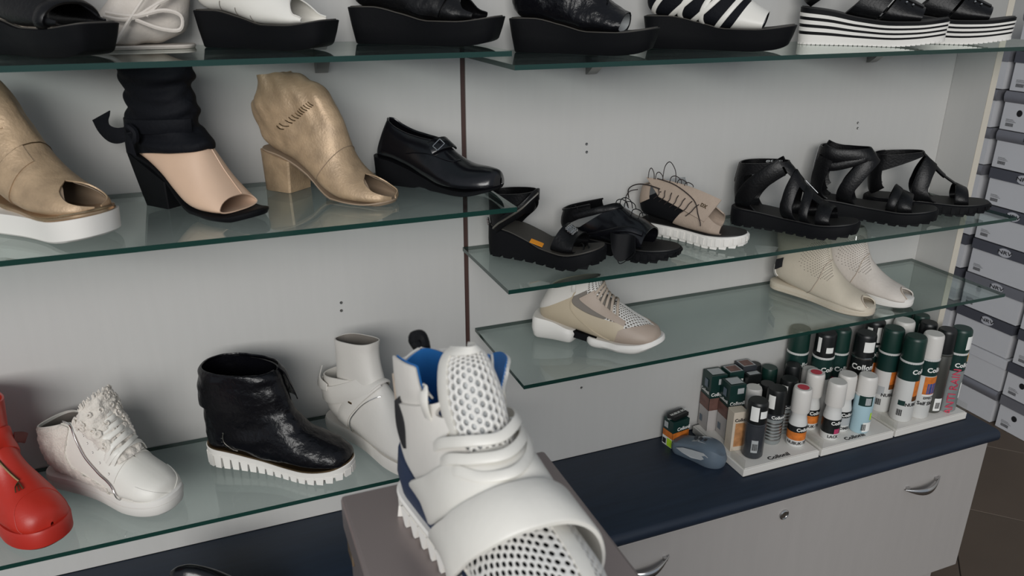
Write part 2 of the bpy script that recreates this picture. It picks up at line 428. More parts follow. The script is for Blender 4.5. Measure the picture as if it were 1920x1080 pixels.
for i in range(-9, 10):
    for j in range(-9, 10):
        a, b = i*.45, j*.45; x = 2.45+(a-b)*c45; y = -.016+(a+b)*c45
        if not (1.2 < x < 3.1 and -1.6 < y < 1.0): continue
        if tile0 is None: t = tile0 = tm.build('tile', 'tile', fl, smooth=0, bevel=.002)
        else: t = tile0.copy(); COL.objects.link(t)
        t.location = (x, y, 0); t.rotation_euler = (0, 0, PI/4)
struct(MB().box(3.06, 3.12, -2.6, 1.3, 0, 2.5).build('wall_far_right', 'wall', smooth=0))
struct(MB().box(1.80, 3.06, 1.16, 1.22, 0, 2.5).build('wall_far_back', 'wall', smooth=0))

# glass shelves with their wall clamps
def shelf(x0, x1, dep, z, label, brs, th=.008):
    o = MB(); o.box(x0, x1, -dep, -.002, z-th, z)
    o.mi = [1, 1, 1, 1, 0, 0]
    s = o.build('glass_shelf', ['glass', 'edge'], None, smooth=0); tag(s, label, 'shelf', 'glass wall shelves')
    for bx in brs:
        m = MB(); n = 12
        # lower jaw: a rounded tongue reaching out under the glass, and a small upper lip
        prof = [(-.002, -th-.0005), (-.052, -th-.0005), (-.055, -th-.006), (-.045, -th-.016), (-.025, -th-.032), (-.010, -th-.042), (-.002, -th-.044)]
        m.loftpoly([[(x, y, z+w) for y, w in prof] for x in (bx-.011, bx-.008, bx+.008, bx+.011)])
        prof = [(-.002, .0006), (-.030, .0006), (-.028, .005), (-.010, .012), (-.002, .012)]
        m.loftpoly([[(x, y, z+w) for y, w in prof] for x in (bx-.011, bx+.011)])
        m.build('bracket', 'steel', s, smooth=30)
    return s
shelf(-1.5, .461, .290, zTL, 'topmost left glass shelf under the black platform shoes', [-.55, .21])
shelf(.468, 1.82, .284, zTR, 'topmost right glass shelf under the striped platform sandals', [.747, 1.485])
shelf(-1.5, .457, .324, zML, 'middle left glass shelf under the gold boots and black wedge pump', [-.55, .21])
shelf(.467, 1.749, .261, zMR, 'middle right glass shelf carrying a row of black sandals', [.747, 1.485])
shelf(.491, 1.749, .279, zLR, 'lowest right glass shelf under the beige sneaker and cream boots', [.747, 1.485])
shelf(-1.5, .457, .274, zBL, 'lowest left glass shelf under the red and white boots', [-.55, .21])

# worktop and drawer cabinets
prof = [(0, .483), (-.292, .483), (-.301, .489), (-.303, .499), (-.300, .510), (-.290, .515), (0, .515)]
wt = MB().loftpoly([[(x, y, z) for y, z in prof] for x in (-1.6, 1.835)]).build('worktop', 'blue', None, smooth=50)
tag(wt, 'long dark blue laminate worktop below the glass shelves', 'worktop')
def handle(parent, hx, y, z):
    m = MB(); P = []; n = 14
    for i in range(n+1):
        u = i/n; x = -.058+.116*u; b = math.sin(PI*u)
        w = .0015+.0085*b; d = -.006-.020*b
        P.append([(x, d+.004*math.cos(a)*(.35+b), z+.012*u-.006+w*math.sin(a)-.010*b) for a in [2*PI*k/10 for k in range(10)]])
    m.loftpoly([[(hx+a, y+b, c) for a, b, c in r] for r in P])
    for sx in (-.048, .048): m.box(hx+sx-.004, hx+sx+.004, y-.010, y, z-.006+.05*sx, z+.002+.05*sx)
    m.build('handle', 'chrome', parent)
for k, (x0, x1, lab) in enumerate(((.558, 1.815, 'white drawer cabinet with two curved chrome handles under the spray cans'), (-.70, .556, 'white drawer cabinet beneath the left part of the blue worktop'))):
    c = thing('drawer_cabinet', lab, 'cabinet', (x0, 0, 0), 0, 'drawer cabinets under the worktop'); w = x1-x0
    MB().box(0, w, -.272, -.004, .076, .482).build('body', 'cab', c, smooth=0, bevel=.0015)
    MB().box(.01, w-.028, -.245, -.03, .0005, .0755).build('plinth', 'cab', c, smooth=0, bevel=.002)
    f = MB().box(.003, w-.002, -.290, -.273, .078, .478).build('drawer', 'cab', c, smooth=0, bevel=.002)
    for hx in (.222, 1.036): handle(f, hx, -.290, .412)
    m = MB(); n = 20; lx = .595; lz = .437
    m.loftpoly([[(lx+r*math.cos(2*PI*j/n), y, lz+r*math.sin(2*PI*j/n)) for j in range(n)] for r, y in ((.013, -.290), (.013, -.294), (.0105, -.2955), (.010, -.2935), (.003, -.2935))])
    m.build('lock', 'chrome', f)

# ------------------------------------------------------------------ shoe boxes at the side wall
BM = {}
def boxmesh(style, ln):
    key = (style, ln)
    if key in BM: return BM[key]
    h, lh = .097, .040
    body = MB().box(0, .32, -ln+.004, -.004, .001, h)
    lid = MB()
    if style == 'barrel':      # lid with a rounded, drum-like side
        prof = [(.0, .0), (-.005, .006), (-.008, .018), (-.007, .030), (-.001, .0385), (.32, .0385), (.32, 0)]
        lid.loftpoly([[(a, y, h+.0005+b) for a, b in prof] for y in (-ln, 0)])
    else:
        lid.box(-.004, .322, -ln, 0, h-.002+.0025, h+.0385)
    hole = MB(); n = 16
    hole.add([(-.0006, -ln*.28+.011*math.cos(2*PI*j/n), .064+.012*math.sin(2*PI*j/n)) for j in range(n)], [tuple(range(n))])
    lab = MB()
    for i in range(11):
        y = -.024-.0028*i; lab.add([(-.0006, y, .014), (-.0006, y-.0016, .014), (-.0006, y-.0016, .026), (-.0006, y, .026)], [(0, 1, 2, 3)])
    for r in (0, 1, 2): lab.add([(-.0006, -.022, .030+.004*r), (-.0006, -.062+.006*r, .030+.004*r), (-.0006, -.062+.006*r, .0312+.004*r), (-.0006, -.022, .0312+.004*r)], [(0, 1, 2, 3)])
    em = MB(); emt = MB()
    fx = (lambda z: -.0095) if style == 'barrel' else (lambda z: -.0048)
    n = 18
    em.add([(fx(0)+(.0015*abs(math.sin(2*PI*j/n)) if style == 'barrel' else 0), -ln*.56+.027*math.cos(2*PI*j/n), h+.019+.0165*math.sin(2*PI*j/n)) for j in range(n)], [tuple(range(n))])
    text_on(emt, 'NRV', .019, lambda x, y: (fx(0)-.0006, -ln*.56-x*1.5, h+.019+y), .02)
    r = dict(body=body, lid=lid, hole=hole, lab=lab, em=em, emt=emt); BM[key] = r; return r
BMESH = {}
def shoebox(x, y, z, ln, style, lidm, feats, label, bodym='boxw', rz=0):
    t = thing('shoe_box', label, 'shoe box', (x, y, z), rz, 'shoe boxes stacked at the side wall')
    g = boxmesh(style, ln)
    def put(k, nm, m, par):
        key = (style, ln, k, m)
        if key in BMESH:
            o = bpy.data.objects.new(nm, BMESH[key]); COL.objects.link(o); o.parent = par
        else:
            o = g[k].build(nm, m, par, smooth=35); BMESH[key] = o.data
        return o
    b = put('body', 'body', bodym, t); l = put('lid', 'lid', lidm, t)
    if 'h' in feats: put('hole', 'finger_hole', 'boxgap', b)
    if 'b' in feats: put('lab', 'barcode_label', 'ink', b)
    if 'e' in feats: put('em', 'emblem', 'spot', l); put('emt', 'lettering', 'ink', l)
    return t
ordw = ['bottom', 'second', 'third', 'fourth', 'fifth', 'sixth', 'seventh', 'eighth', 'ninth', 'tenth', 'eleventh']
rows_near = [('flat', 'boxlid', 'x'), ('flat', 'boxw', 'h'), ('flat', 'boxlidd', 'be'), ('flat', 'boxlid', 'be'), ('flat', 'boxlidd', 'be'), ('flat', 'boxlidd', 'be'), ('flat', 'boxlidd', 'be'), ('barrel', 'boxlid', 'be'), ('barrel', 'boxlid', 'hb'), ('flat', 'boxlidd', 'hb'), ('barrel', 'boxlid', 'h')]
rows_near[0] = ('barrel', 'boxlid', 'b')
for i, (st, lm, ft) in enumerate(rows_near):
    dy = (0, -.004, .003, -.002, 0, .003, -.003, .002, .006, .001, .004)[i]
    shoebox(2.72, .545+dy, .0005+i*.1385, .243, st, lm, ft, 'white shoe box, %s from the floor in the tall middle stack' % ordw[i], 'boxw')
rows_far = [('flat', 'boxlid'), ('flat', 'boxlidd'), ('flat', 'boxlidd'), ('flat', 'boxlidd'), ('flat', 'boxlidd'), ('flat', 'boxlidd'), ('barrel', 'boxlid'), ('barrel', 'boxlid'), ('barrel', 'boxlid'), ('flat', 'boxlid')]
for i, (st, lm) in enumerate(rows_far):
    shoebox(2.72+(0, .004, -.003, .002, 0, .003, -.002, -.006, -.01, -.004)[i], .818+(0, .004, -.003, 0, .003, -.002, .004, .0, .006, -.004)[i], .0005+i*.1385+(.0 if i else 0), .250, st, lm, 'x', 'white shoe box, %s from the floor in the stack half hidden by the side panel' % ordw[i])
rows_r = [('flat', 'boxlid', 'hbe'), ('flat', 'boxlidd', 'hb'), ('flat', 'boxlidd', 'b'), ('flat', 'boxlidd', 'b')]
for i, (st, lm, ft) in enumerate(rows_r):
    shoebox(2.72, .286+(0, .004, -.002, .003)[i], .0005+i*.1385, .243, st, lm, ft, 'white shoe box, %s from the floor in the low stack at the right edge' % ordw[i])

# ------------------------------------------------------------------ shoe care products on the worktop
ZT = zWT
def tray(x0, x1, label, logo):
    t = thing('display_tray', label, 'tray', ((x0+x1)/2, -.112, ZT), 0, 'white display trays'); w = (x1-x0)/2-.002
    MB().box(-w, w, -.111, .100, .0005, .020).build('base', 'tray', t, smooth=0, bevel=.0015)
    MB().box(-w+.004, w-.004, -.108, .097, .0203, .022).build('insert', 'tray', t, smooth=0)
    MB().box(-w-.0005, w+.0005, -.1125, -.1115, .0005, .0025).build('bottom_lip', 'ink', t, smooth=0)
    for s in (-1, 1):
        MB().box(s*(w-.003)-.0008, s*(w-.003)+.0008, -.108, -.055, .0222, .045).build('side_guard', 'acryl', t, smooth=0)
    if logo is not None:
        m = MB(); text_on(m, 'Collonil', .0175, lambda x, y: (logo+x*1.15, -.096+y*.95, .0226), .035); m.build('lettering', 'ink', t, smooth=0)
tray(1.076, 1.305, 'left white display tray holding the cartons and small cans', .0)
tray(1.308, 1.546, 'middle white display tray holding the white bottles', .0)
tray(1.549, 1.803, 'right white display tray holding the tall spray cans', None)
ZB = ZT+.0222
def cyl(r, a0, a1, z0, z1, n=12, mb=None):
    mb = mb or MB(); v = []; f = []
    for i in range(n+1):
        a = math.radians(a0+(a1-a0)*i/n); v += [(r*math.cos(a), r*math.sin(a), z0), (r*math.cos(a), r*math.sin(a), z1)]
    for i in range(n): f.append((2*i, 2*i+2, 2*i+3, 2*i+1))
    return mb.add(v, f)
def txtcyl(s, size, r, ac, zc, bold=.03, vert=False, sx=1.):
    m = MB()
    if vert: fn = lambda x, y: (r*math.cos(math.radians(ac)-y/r), r*math.sin(math.radians(ac)-y/r), zc+x)
    else: fn = lambda x, y: (r*math.cos(math.radians(ac)+x/r), r*math.sin(math.radians(ac)+x/r), zc+y)
    return text_on(m, s, size, fn, bold, 1., sx)
def bars(r, ac, zc, w=14, h=.018):
    m = MB(); k = 9
    for i in range(k):
        a = ac-w+2*w*i/k; cyl(r, a, a+w*(1.4 if i % 3 else .7)/k, zc-h/2, zc+h/2, 1, m)
    return m
def can(x, y, label, h=.237, r=.026, bodym='canw', capm='capg', caph=.062, bands=(), patches=(), texts=(), codes=(), ringm='canw', capr=None, z=None):
    """spray can; bands (z0,z1,mat) all round, patches (a0,a1,z0,z1,mat), texts (word,size,angle,z,mat,vertical)"""
    t = thing('spray_can', label, 'spray can', (x, y, ZB if z is None else z), 0, 'shoe care spray cans'); hb = h-caph; cr_ = capr or r*.985
    body = MB().lathe([(r*.90, 0.0003), (r, .004), (r, hb-.008), (r*.93, hb-.002), (r*.90, hb)]).build('body', bodym, t)
    MB().lathe([(r*1.0, hb-.0075), (r*1.02, hb-.006), (r*1.02, hb-.003), (r*.96, hb-.0015)]).build('ring', ringm, t)
    MB().lathe([(cr_*.99, hb-.001), (cr_, hb+.003), (cr_*.97, h-.008), (cr_*.93, h-.003), (cr_*.84, h)]).build('cap', capm, t)
    for z0, z1, m in bands: cyl(r+.0003, 0, 360, z0*hb, z1*hb, 32).build('label_band', m, body)
    for a0, a1, z0, z1, m in patches:
        rr = cr_+.0006 if z0 > 1 else r+.0006
        zz = (lambda q: hb+(q-1)*caph) if z0 > 1 else (lambda q: q*hb)
        cyl(rr, a0, a1, zz(z0), zz(z1)).build('label', m, body)
    for s, sz, a, zc, m, vt in texts: txtcyl(s, sz, r+(.0024 if vt else .0010), a, zc*hb, .005 if vt else .03, vt).build('lettering', m, body, smooth=0)
    for a, zc in codes: bars(r+.0010, a, zc*hb).build('barcode', 'ink', body, smooth=0)
    return t
LAB = lambda a: [(a-30, a+30, 1.25, 1.72, 'inkw')]
can(1.762, -.184, 'tall grey spray can lettered ANTI RAIN at the right end of the tray', r=.026, bodym='cangrey', capm='capg', bands=[(.70, .985, 'green')], patches=[(-105, -50, 1.15, 1.75, 'inkw'), (-72, -40, .85, .985, 'yellow'), (-80, -35, .24, .50, 'inkw'), (-62, -35, .30, .42, 'ink')], texts=[('Collonil', .017, -84, .80, 'inkw', False), ('ANTI RAIN', .028, -120, .36, 'antired', True)])
can(1.720, -.176, 'metal grey spray can with black cap left of the ANTI RAIN can', r=.024, bodym='cansteel', capm='capk', patches=[(-130, -85, .05, .26, 'inkw')], codes=[(-108, .14)], ringm='cansteel')
can(1.664, -.183, 'white spray can with white cap and blue orange picture', r=.026, bodym='canw', capm='capw', bands=[(.72, .985, 'green')], patches=[(-140, -60, .42, .71, 'orangel'), (-120, -60, .43, .60, 'bluep'), (-140, -60, .40, .42, 'inkw')], texts=[('Collonil', .018, -78, .82, 'inkw', False), ('Self Shine', .014, -98, .27, 'ink', False), ('EFFECT', .009, -98, .36, 'ink', False)])
can(1.609, -.178, 'white and orange spray can with dark green cap at front of right tray', r=.0275, bodym='canw', capm='capg', bands=[(.69, .985, 'green')], patches=[(-100, -50, .36, .69, 'orangel'), (-100, -50, .36, .44, 'green'), (-165, -130, .28, .36, 'green')], texts=[('Collonil', .018, -68, .84, 'inkw', False), ('NUBUK', .013, -85, .30, 'ink', False)], codes=[(-150, .16)])
can(1.597, -.119, 'white spray can with dark green cap behind the front can of right tray', r=.0275, bodym='canw', capm='capg', bands=[(.69, .985, 'green')], patches=[(-110, -60, .40, .69, 'orangel'), (-110, -60, .40, .48, 'green'), (-165, -130, .30, .44, 'greyl')], texts=[('NUBUK', .013, -98, .30, 'ink', False)], codes=[(-150, .18)])
can(1.507, -.116, 'spray can with black cap, white Collonil lettering and orange band', r=.027, bodym='candark', capm='capk', caph=.060, bands=[(.70, .985, 'capk'), (.35, .70, 'orangel')], patches=LAB(-108), texts=[('Collonil', .021, -118, .84, 'inkw', False)], ringm='chrome')
can(1.592, -.062, 'black capped spray can with white cap label behind the orange cans', r=.0265, bodym='candark', capm='capk', bands=[(.70, .985, 'green'), (.3, .7, 'orangel')], patches=[(-175, -145, 1.2, 1.75, 'inkw'), (-120, -95, 1.1, 1.8, 'inkw')], texts=[('Collonil', .018, -92, .84, 'inkw', False)])
can(1.372, -.030, 'dark green spray can nearest the wall panel above the white bottles', r=.027, bodym='candark', capm='capg', bands=[(.66, .985, 'green'), (.3, .66, 'candark')], texts=[('Collonil', .019, -88, .80, 'inkw', False)])
can(1.416, -.075, 'dark green spray can with small barcode label on its black cap', r=.027, bodym='canw', capm='capk', bands=[(.64, .985, 'green')], patches=[(-175, -155, 1.2, 1.85, 'inkw'), (-125, -85, 1.2, 1.45, 'inkw')], texts=[('Collonil', .018, -78, .80, 'inkw', False)])
can(1.470, -.072, 'slim dark green spray can with red band beside the orange band can', r=.024, bodym='candark', capm='capg', bands=[(.62, .985, 'green'), (.45, .6, 'redd')], texts=[('Collonil', .018, -80, .74, 'inkw', False)])
can(1.655, -.030, 'spray can with pale cap and label nearest the wall in right tray', r=.0265, bodym='canw', capm='capw', bands=[(.7, .985, 'green')], patches=[(-140, -90, 1.1, 1.8, 'inkw')])
can(1.662, -.092, 'white capped spray can in the middle of the right tray', r=.0275, bodym='canw', capm='capw', bands=[(.7, .985, 'green')])
can(1.722, -.032, 'dark green capped spray can in the back corner by the side panel', r=.026, bodym='canw', capm='capg', bands=[(.7, .985, 'green')])
can(1.733, -.083, 'slim dark capped spray can with pale label beside the side panel', r=.021, bodym='canw', capm='capg', bands=[(.7, .985, 'green')], patches=[(-150, -90, 1.05, 1.7, 'inkw')])
can(1.711, -.1255, 'black capped spray can just behind the metal grey can', r=.0225, bodym='cansteel', capm='capk', bands=[(.7, .985, 'green')])
can(1.463, -.184, 'small pale blue spray can with milky white cap', h=.158, r=.024, bodym='canblue', capm='capw', caph=.047, patches=[(-165, -85, .72, .97, 'green'), (-128, -95, .75, .93, 'greyl'), (-120, -60, .06, .30, 'inkw'), (-84, -70, .36, .54, 'lime')], codes=[(-115, .18)])
for k in range(1): pass
# small cans and bottles in the left tray
can(1.136, -.176, 'smoky grey can with black cap and white label at front of left tray', h=.150, r=.025, bodym='candark', capm='capk', caph=.054, patches=[(-165, -120, 1.15, 1.85, 'inkw'), (-112, -70, 1.3, 1.65, 'inkw'), (-140, -105, .20, .55, 'greyl')], codes=[(-122, .36)], ringm='candark')
def clearbottle(x, y, label, capm='capk', h=.149, r=.023):
    t = thing('polish_bottle', label, 'bottle', (x, y, ZB), 0, 'clear shoe care bottles'); hb = h-.060
    MB().lathe([(r*.93, .0003), (r, .004), (r, hb-.010), (r*.9, hb)]).build('body', 'cangrey', t)
    for k in range(6): MB().lathe([(r+.0001, .012+.009*k), (r+.0008, .0145+.009*k), (r+.0001, .017+.009*k)]).build('rib', 'steel', t)
    MB().lathe([(r*1.03, hb-.004), (r*1.06, hb), (r*1.02, h-.006), (r*.94, h)]).build('cap', capm, t)
    cyl(r+.0012, 0, 360, hb-.018, hb-.004, 28).build('label', 'candark', t); txtcyl('Collonil', .012, r+.0018, -100, hb-.011).build('lettering', 'inkw', t, smooth=0)
    cyl(r*1.05+.0006, -175, -135, hb+.012, hb+.048).build('cap_label', 'inkw', t)
clearbottle(1.218, -.143, 'clear ribbed bottle with black cap behind the smoky grey can')
clearbottle(1.278, -.115, 'clear ribbed bottle with black cap behind the nearest white roll-on', r=.021)
def rollon(x, y, label, dot=False, band='orangel', word='NUBUK-TEX', h=.157):
    t = thing('rollon_bottle', label, 'bottle', (x, y, ZB), 0, 'white roll-on bottles'); r = .0225
    b = MB().lathe([(r*.93, .0003), (r, .004), (r, .050), (r*.98, .062), (r*.86, .076), (r*.80, .084), (r*.86, .092), (r*.88, .095)]).build('body', 'canw', t)
    MB().lathe([(r*.98, .0935), (r*1.02, .096), (r*1.0, .148), (r*.95, .155), (r*.88, h)]).build('cap', 'capw', t)
    cyl(r+.0003, 0, 360, .042, .059, 32).build('label_band', 'capk', b)
    cyl(r+.0003, 0, 360, .020, .042, 32).build('label_band', band, b)
    txtcyl('Collonil', .013, r+.0010, -85, .050).build('lettering', 'inkw', b, smooth=0)
    txtcyl(word, .011, r+.0010, -112, .012).build('lettering', 'ink', b, smooth=0)
    if dot:
        m = MB(); m.add([(r*.62*math.cos(2*PI*j/20), r*.62*math.sin(2*PI*j/20), h+.0004) for j in range(20)], [tuple(range(20))]); m.build('red_dot', 'redd', t, smooth=0)
rollon(1.267, -.175, 'white roll-on bottle with red dot and orange label, nearest the tray logo', True)
rollon(1.352, -.124, 'white roll-on bottle with red dot and orange label on the middle tray', True)
rollon(1.368, -.182, 'white roll-on bottle with black and pink label', False, 'capk', 'LACK')
rollon(1.421, -.160, 'plain white roll-on bottle behind the black and pink one', False, 'greyl', 'COMBI')
cyl(.0229, -110, -70, .020, .034).build('label', 'pink', [o for o in bpy.data.objects if o.get('label') == 'white roll-on bottle with black and pink label'][0])
def smallbottle(x, y, label, h, r, capm, bodym, caph=.05):
    t = thing('polish_bottle', label, 'bottle', (x, y, ZB), 0, 'small polish bottles')
    MB().lathe([(r*.93, .0003), (r, .004), (r, h-caph-.006), (r*.9, h-caph)]).build('body', bodym, t)
    MB().lathe([(r*.97, h-caph-.003), (r*1.0, h-caph), (r*.97, h-.005), (r*.88, h)]).build('cap', capm, t)
smallbottle(1.331, -.066, 'black bottle with white ring against the wall panel', .155, .020, 'capk', 'canw')
smallbottle(1.372, -.084, 'cream white bottle behind the red dotted roll-on', .143, .0215, 'capw', 'canw', .055)
smallbottle(1.185, -.098, 'plain white capped bottle behind the cream carton', .135, .021, 'capw', 'canw', .05)
smallbottle(1.288, -.030, 'green black bottle standing behind the dark cartons', .138, .0205, 'capg', 'candark')
smallbottle(1.246, -.022, 'narrow black jar beside the framed dark cartons', .152, .0155, 'capk', 'candark', .03)
smallbottle(1.238, -.085, 'dark green capped bottle behind the clear ribbed bottles', .128, .020, 'capk', 'candark')
def carton(name, x, y, w, d, h, label, bodym, rz=0, z=None, parts=()):
    t = thing(name, label, 'carton', (x, y, ZB if z is None else z), rz, 'shoe care cartons')
    b = MB().box(-w/2, w/2, -d/2, d/2, .0004, h).build('box', bodym, t, smooth=0, bevel=.0008)
    e = .0006
    for n_, p in enumerate(parts):
        m = MB(); k = p[0]; e = .0005+.00012*n_
        if k == 'f':    # front rectangle (x0,x1,z0,z1) as fractions
            _, a, c, z0, z1, mt = p; m.add([(-w/2+a*w, -d/2-e, z0*h), (-w/2+c*w, -d/2-e, z0*h), (-w/2+c*w, -d/2-e, z1*h), (-w/2+a*w, -d/2-e, z1*h)], [(0, 1, 2, 3)])
        elif k == 'l':
            _, a, c, z0, z1, mt = p; m.add([(-w/2-e, d/2-a*d, z0*h), (-w/2-e, d/2-c*d, z0*h), (-w/2-e, d/2-c*d, z1*h), (-w/2-e, d/2-a*d, z1*h)], [(0, 1, 2, 3)])
        elif k == 't':
            _, a, c, z0, z1, mt = p; m.add([(-w/2+a*w, -d/2+z0*d, h+e), (-w/2+c*w, -d/2+z0*d, h+e), (-w/2+c*w, -d/2+z1*d, h+e), (-w/2+a*w, -d/2+z1*d, h+e)], [(0, 1, 2, 3)])
        elif k == 'tf': _, s, sz, cx, cz, mt = p; text_on(m, s, sz, lambda x, y: (-w/2+cx*w+x, -d/2-2*e, cz*h+y), .03)
        elif k == 'tl': _, s, sz, cx, cz, mt = p; text_on(m, s, sz, lambda x, y: (-w/2-2*e, d/2-cx*d-x, cz*h+y), .03)
        elif k == 'tt': _, s, sz, cx, cz, mt = p; text_on(m, s, sz, lambda x, y: (-w/2+cx*w+x, -d/2+cz*d+y, h+2*e), .03)
        m.build('lettering' if k[0] == 't' and len(k) == 2 else 'print', mt, b, smooth=0)
DC = [('f', 0, 1, .0, .38, 'greycard'), ('l', 0, 1, .0, .38, 'greycard'), ('f', 0, 1, .38, .60, 'brownp'), ('l', 0, 1, .38, .60, 'brownp'), ('t', .12, .9, .15, .85, 'greyl'), ('tf', 'Collonil', .013, .5, .67, 'inkw'), ('tl', 'Collonil', .012, .5, .69, 'inkw'), ('f', .45, .85, .84, .94, 'greyl'), ('l', .35, .7, .76, .90, 'grey'), ('l', .15, .45, .10, .22, 'grey')]
carton('polish_carton', 1.117, -.030, .044, .044, .157, 'tall dark green carton at the back left of the left tray', 'green', -6, None, DC)
carton('polish_carton', 1.1365, -.0805, .044, .044, .152, 'tall dark green carton with Collonil lettering behind the cream carton', 'green', -6, None, DC)
carton('polish_carton', 1.168, -.032, .042, .040, .157, 'dark carton with framed top, second along the wall', 'green', -3, None, [('t', .06, .94, .06, .94, 'greyl'), ('t', .14, .86, .14, .86, 'brownp'), ('f', .55, .95, .75, .87, 'inkw')])
carton('polish_carton', 1.2115, -.026, .040, .040, .162, 'dark carton with framed reddish top, third along the wall', 'candark', -3, None, [('t', .06, .94, .06, .94, 'greyl'), ('t', .14, .86, .14, .86, 'brownp')])
carton('polish_carton', 1.209, -.0595, .040, .022, .150, 'flat dark carton with white top label in front of the framed cartons', 'capk', -3, None, [('t', .15, .9, .15, .85, 'greyl'), ('f', .5, .9, .70, .82, 'inkw')])
carton('cream_carton', 1.1125, -.136, .036, .030, .108, 'cream carton printed with a hand photograph', 'creambox', -8, None, [('f', .18, .98, .12, .72, 'skin'), ('tf', 'Collonil', .012, .62, .80, 'ink')])
NB = [('f', 0, 1, .34, .58, 'orangel'), ('l', 0, 1, .34, .58, 'orangel'), ('f', 0, 1, .0, .34, 'inkw'), ('l', 0, 1, .0, .34, 'inkw'), ('tf', 'Collonil', .013, .62, .70, 'inkw'), ('tt', 'NUBUK BOX', .011, .55, .5, 'inkw'), ('l', .1, .5, .68, .9, 'greyl'), ('f', .04, .46, .03, .30, 'lime'), ('tf', '10', .014, .25, .16, 'ink'), ('l', .05, .40, .05, .25, 'ink'), ('l', .50, 1.0, .02, .32, 'lime')]
carton('nubuk_carton', 1.010, -.036, .052, .036, .074, 'small green and orange carton with lime price sticker beside the grey gadget', 'green', 8, ZT+.0003, NB)
carton('nubuk_carton', 1.0125, -.035, .050, .026, .011, 'flat dark carton lying on the small green and orange carton', 'capk', 14, ZT+.0755, [('tt', 'NUBUK BOX', .010, .55, .5, 'inkw')])
# grey shoe-shaped polishing gadget
t = thing('shine_sponge', 'grey shoe-shaped polishing sponge case in front of the cartons', 'sponge', (1.026, -.114, ZT), -61)
pts = outline(.135, .031, .026, -.066, toe=2.0, heel=2.1, bend=.0, N=20)
zt = smf([(-.066, .032), (-.02, .046), (.02, .057), (.05, .053), (.07, .038)])
g = sole(pts, [(.0005, -.004), (.006, 0), (lambda x: zt(x)*.55, .003), (lambda x: zt(x)*.9, -.002), (lambda x: zt(x), -.010)]).build('case', 'grey', t)
MB().add([(x*.78, y*.52, zt(x)+.0008) for x, y in pts], [tuple(range(len(pts)))]).build('pad', 'greyl', t, smooth=0)
MB().add([(-.045+.085*u, -.0345+.0+.004*abs(u-.5), .012+.026*v+.008*u) for u, v in ((0, .55), (.2, .25), (.5, .0), (.8, .05), (1, .5), (.85, .85), (.5, .9), (.2, .8))], [tuple(range(8))]).build('side_plate', 'greyl', t, smooth=0)
m = MB()
for k in range(3): m.box(-.012+.012*k, -.006+.012*k, -.006, .005, .050+.002*k, .0575)
m.build('vents', 'candark', t, smooth=0)
# ------------------------------------------------------------------ shoes
def rings(*r): return [tuple(x) for x in r]
def pad(S, t0, t1, n=10): pass
def interp_w(S): return S
def eyelet(S, t, ph, r=.0022, mb=None):
    mb = mb or MB(); c = S.P(t, ph, .0015); n = S.nrm(t, ph); e = n.orthogonal().normalized(); g = n.cross(e)
    P = [c+e*r*math.cos(2*PI*i/10)+g*r*math.sin(2*PI*i/10) for i in range(11)]
    return mb.tube(P, r*.35, 5, 1)
def prism(b, t, mb=None):
    """heel block between a bottom and a top polygon"""
    return (mb or MB()).loftpoly([b, t])
def heelblock(x0, x1, w, z0, X0, X1, Wd, ztop, ch=.25):
    def poly(a, b, w, z): 
        c = min(w, (b-a)/2)*ch
        q = [(a+c*1.6, -w), (b-c*.3, -w), (b, -w+c*.3), (b, w-c*.3), (b-c*.3, w), (a+c*1.6, w), (a+c*.4, w-c*.7), (a, w-c*2.2), (a, -w+c*2.2), (a+c*.4, -w+c*.7)]
        return [(x, y, z(x) if callable(z) else z) for x, y in q]
    mid = lambda u: poly(x0+(X0-x0)*u, x1+(X1-x1)*u, w+(Wd-w)*u, (lambda x: z0+(ztop(x)-z0)*u))
    return MB().loftpoly([mid(0), mid(.03), mid(.3), mid(.6), mid(1)])
GS = 'display shoes on the glass shelves'

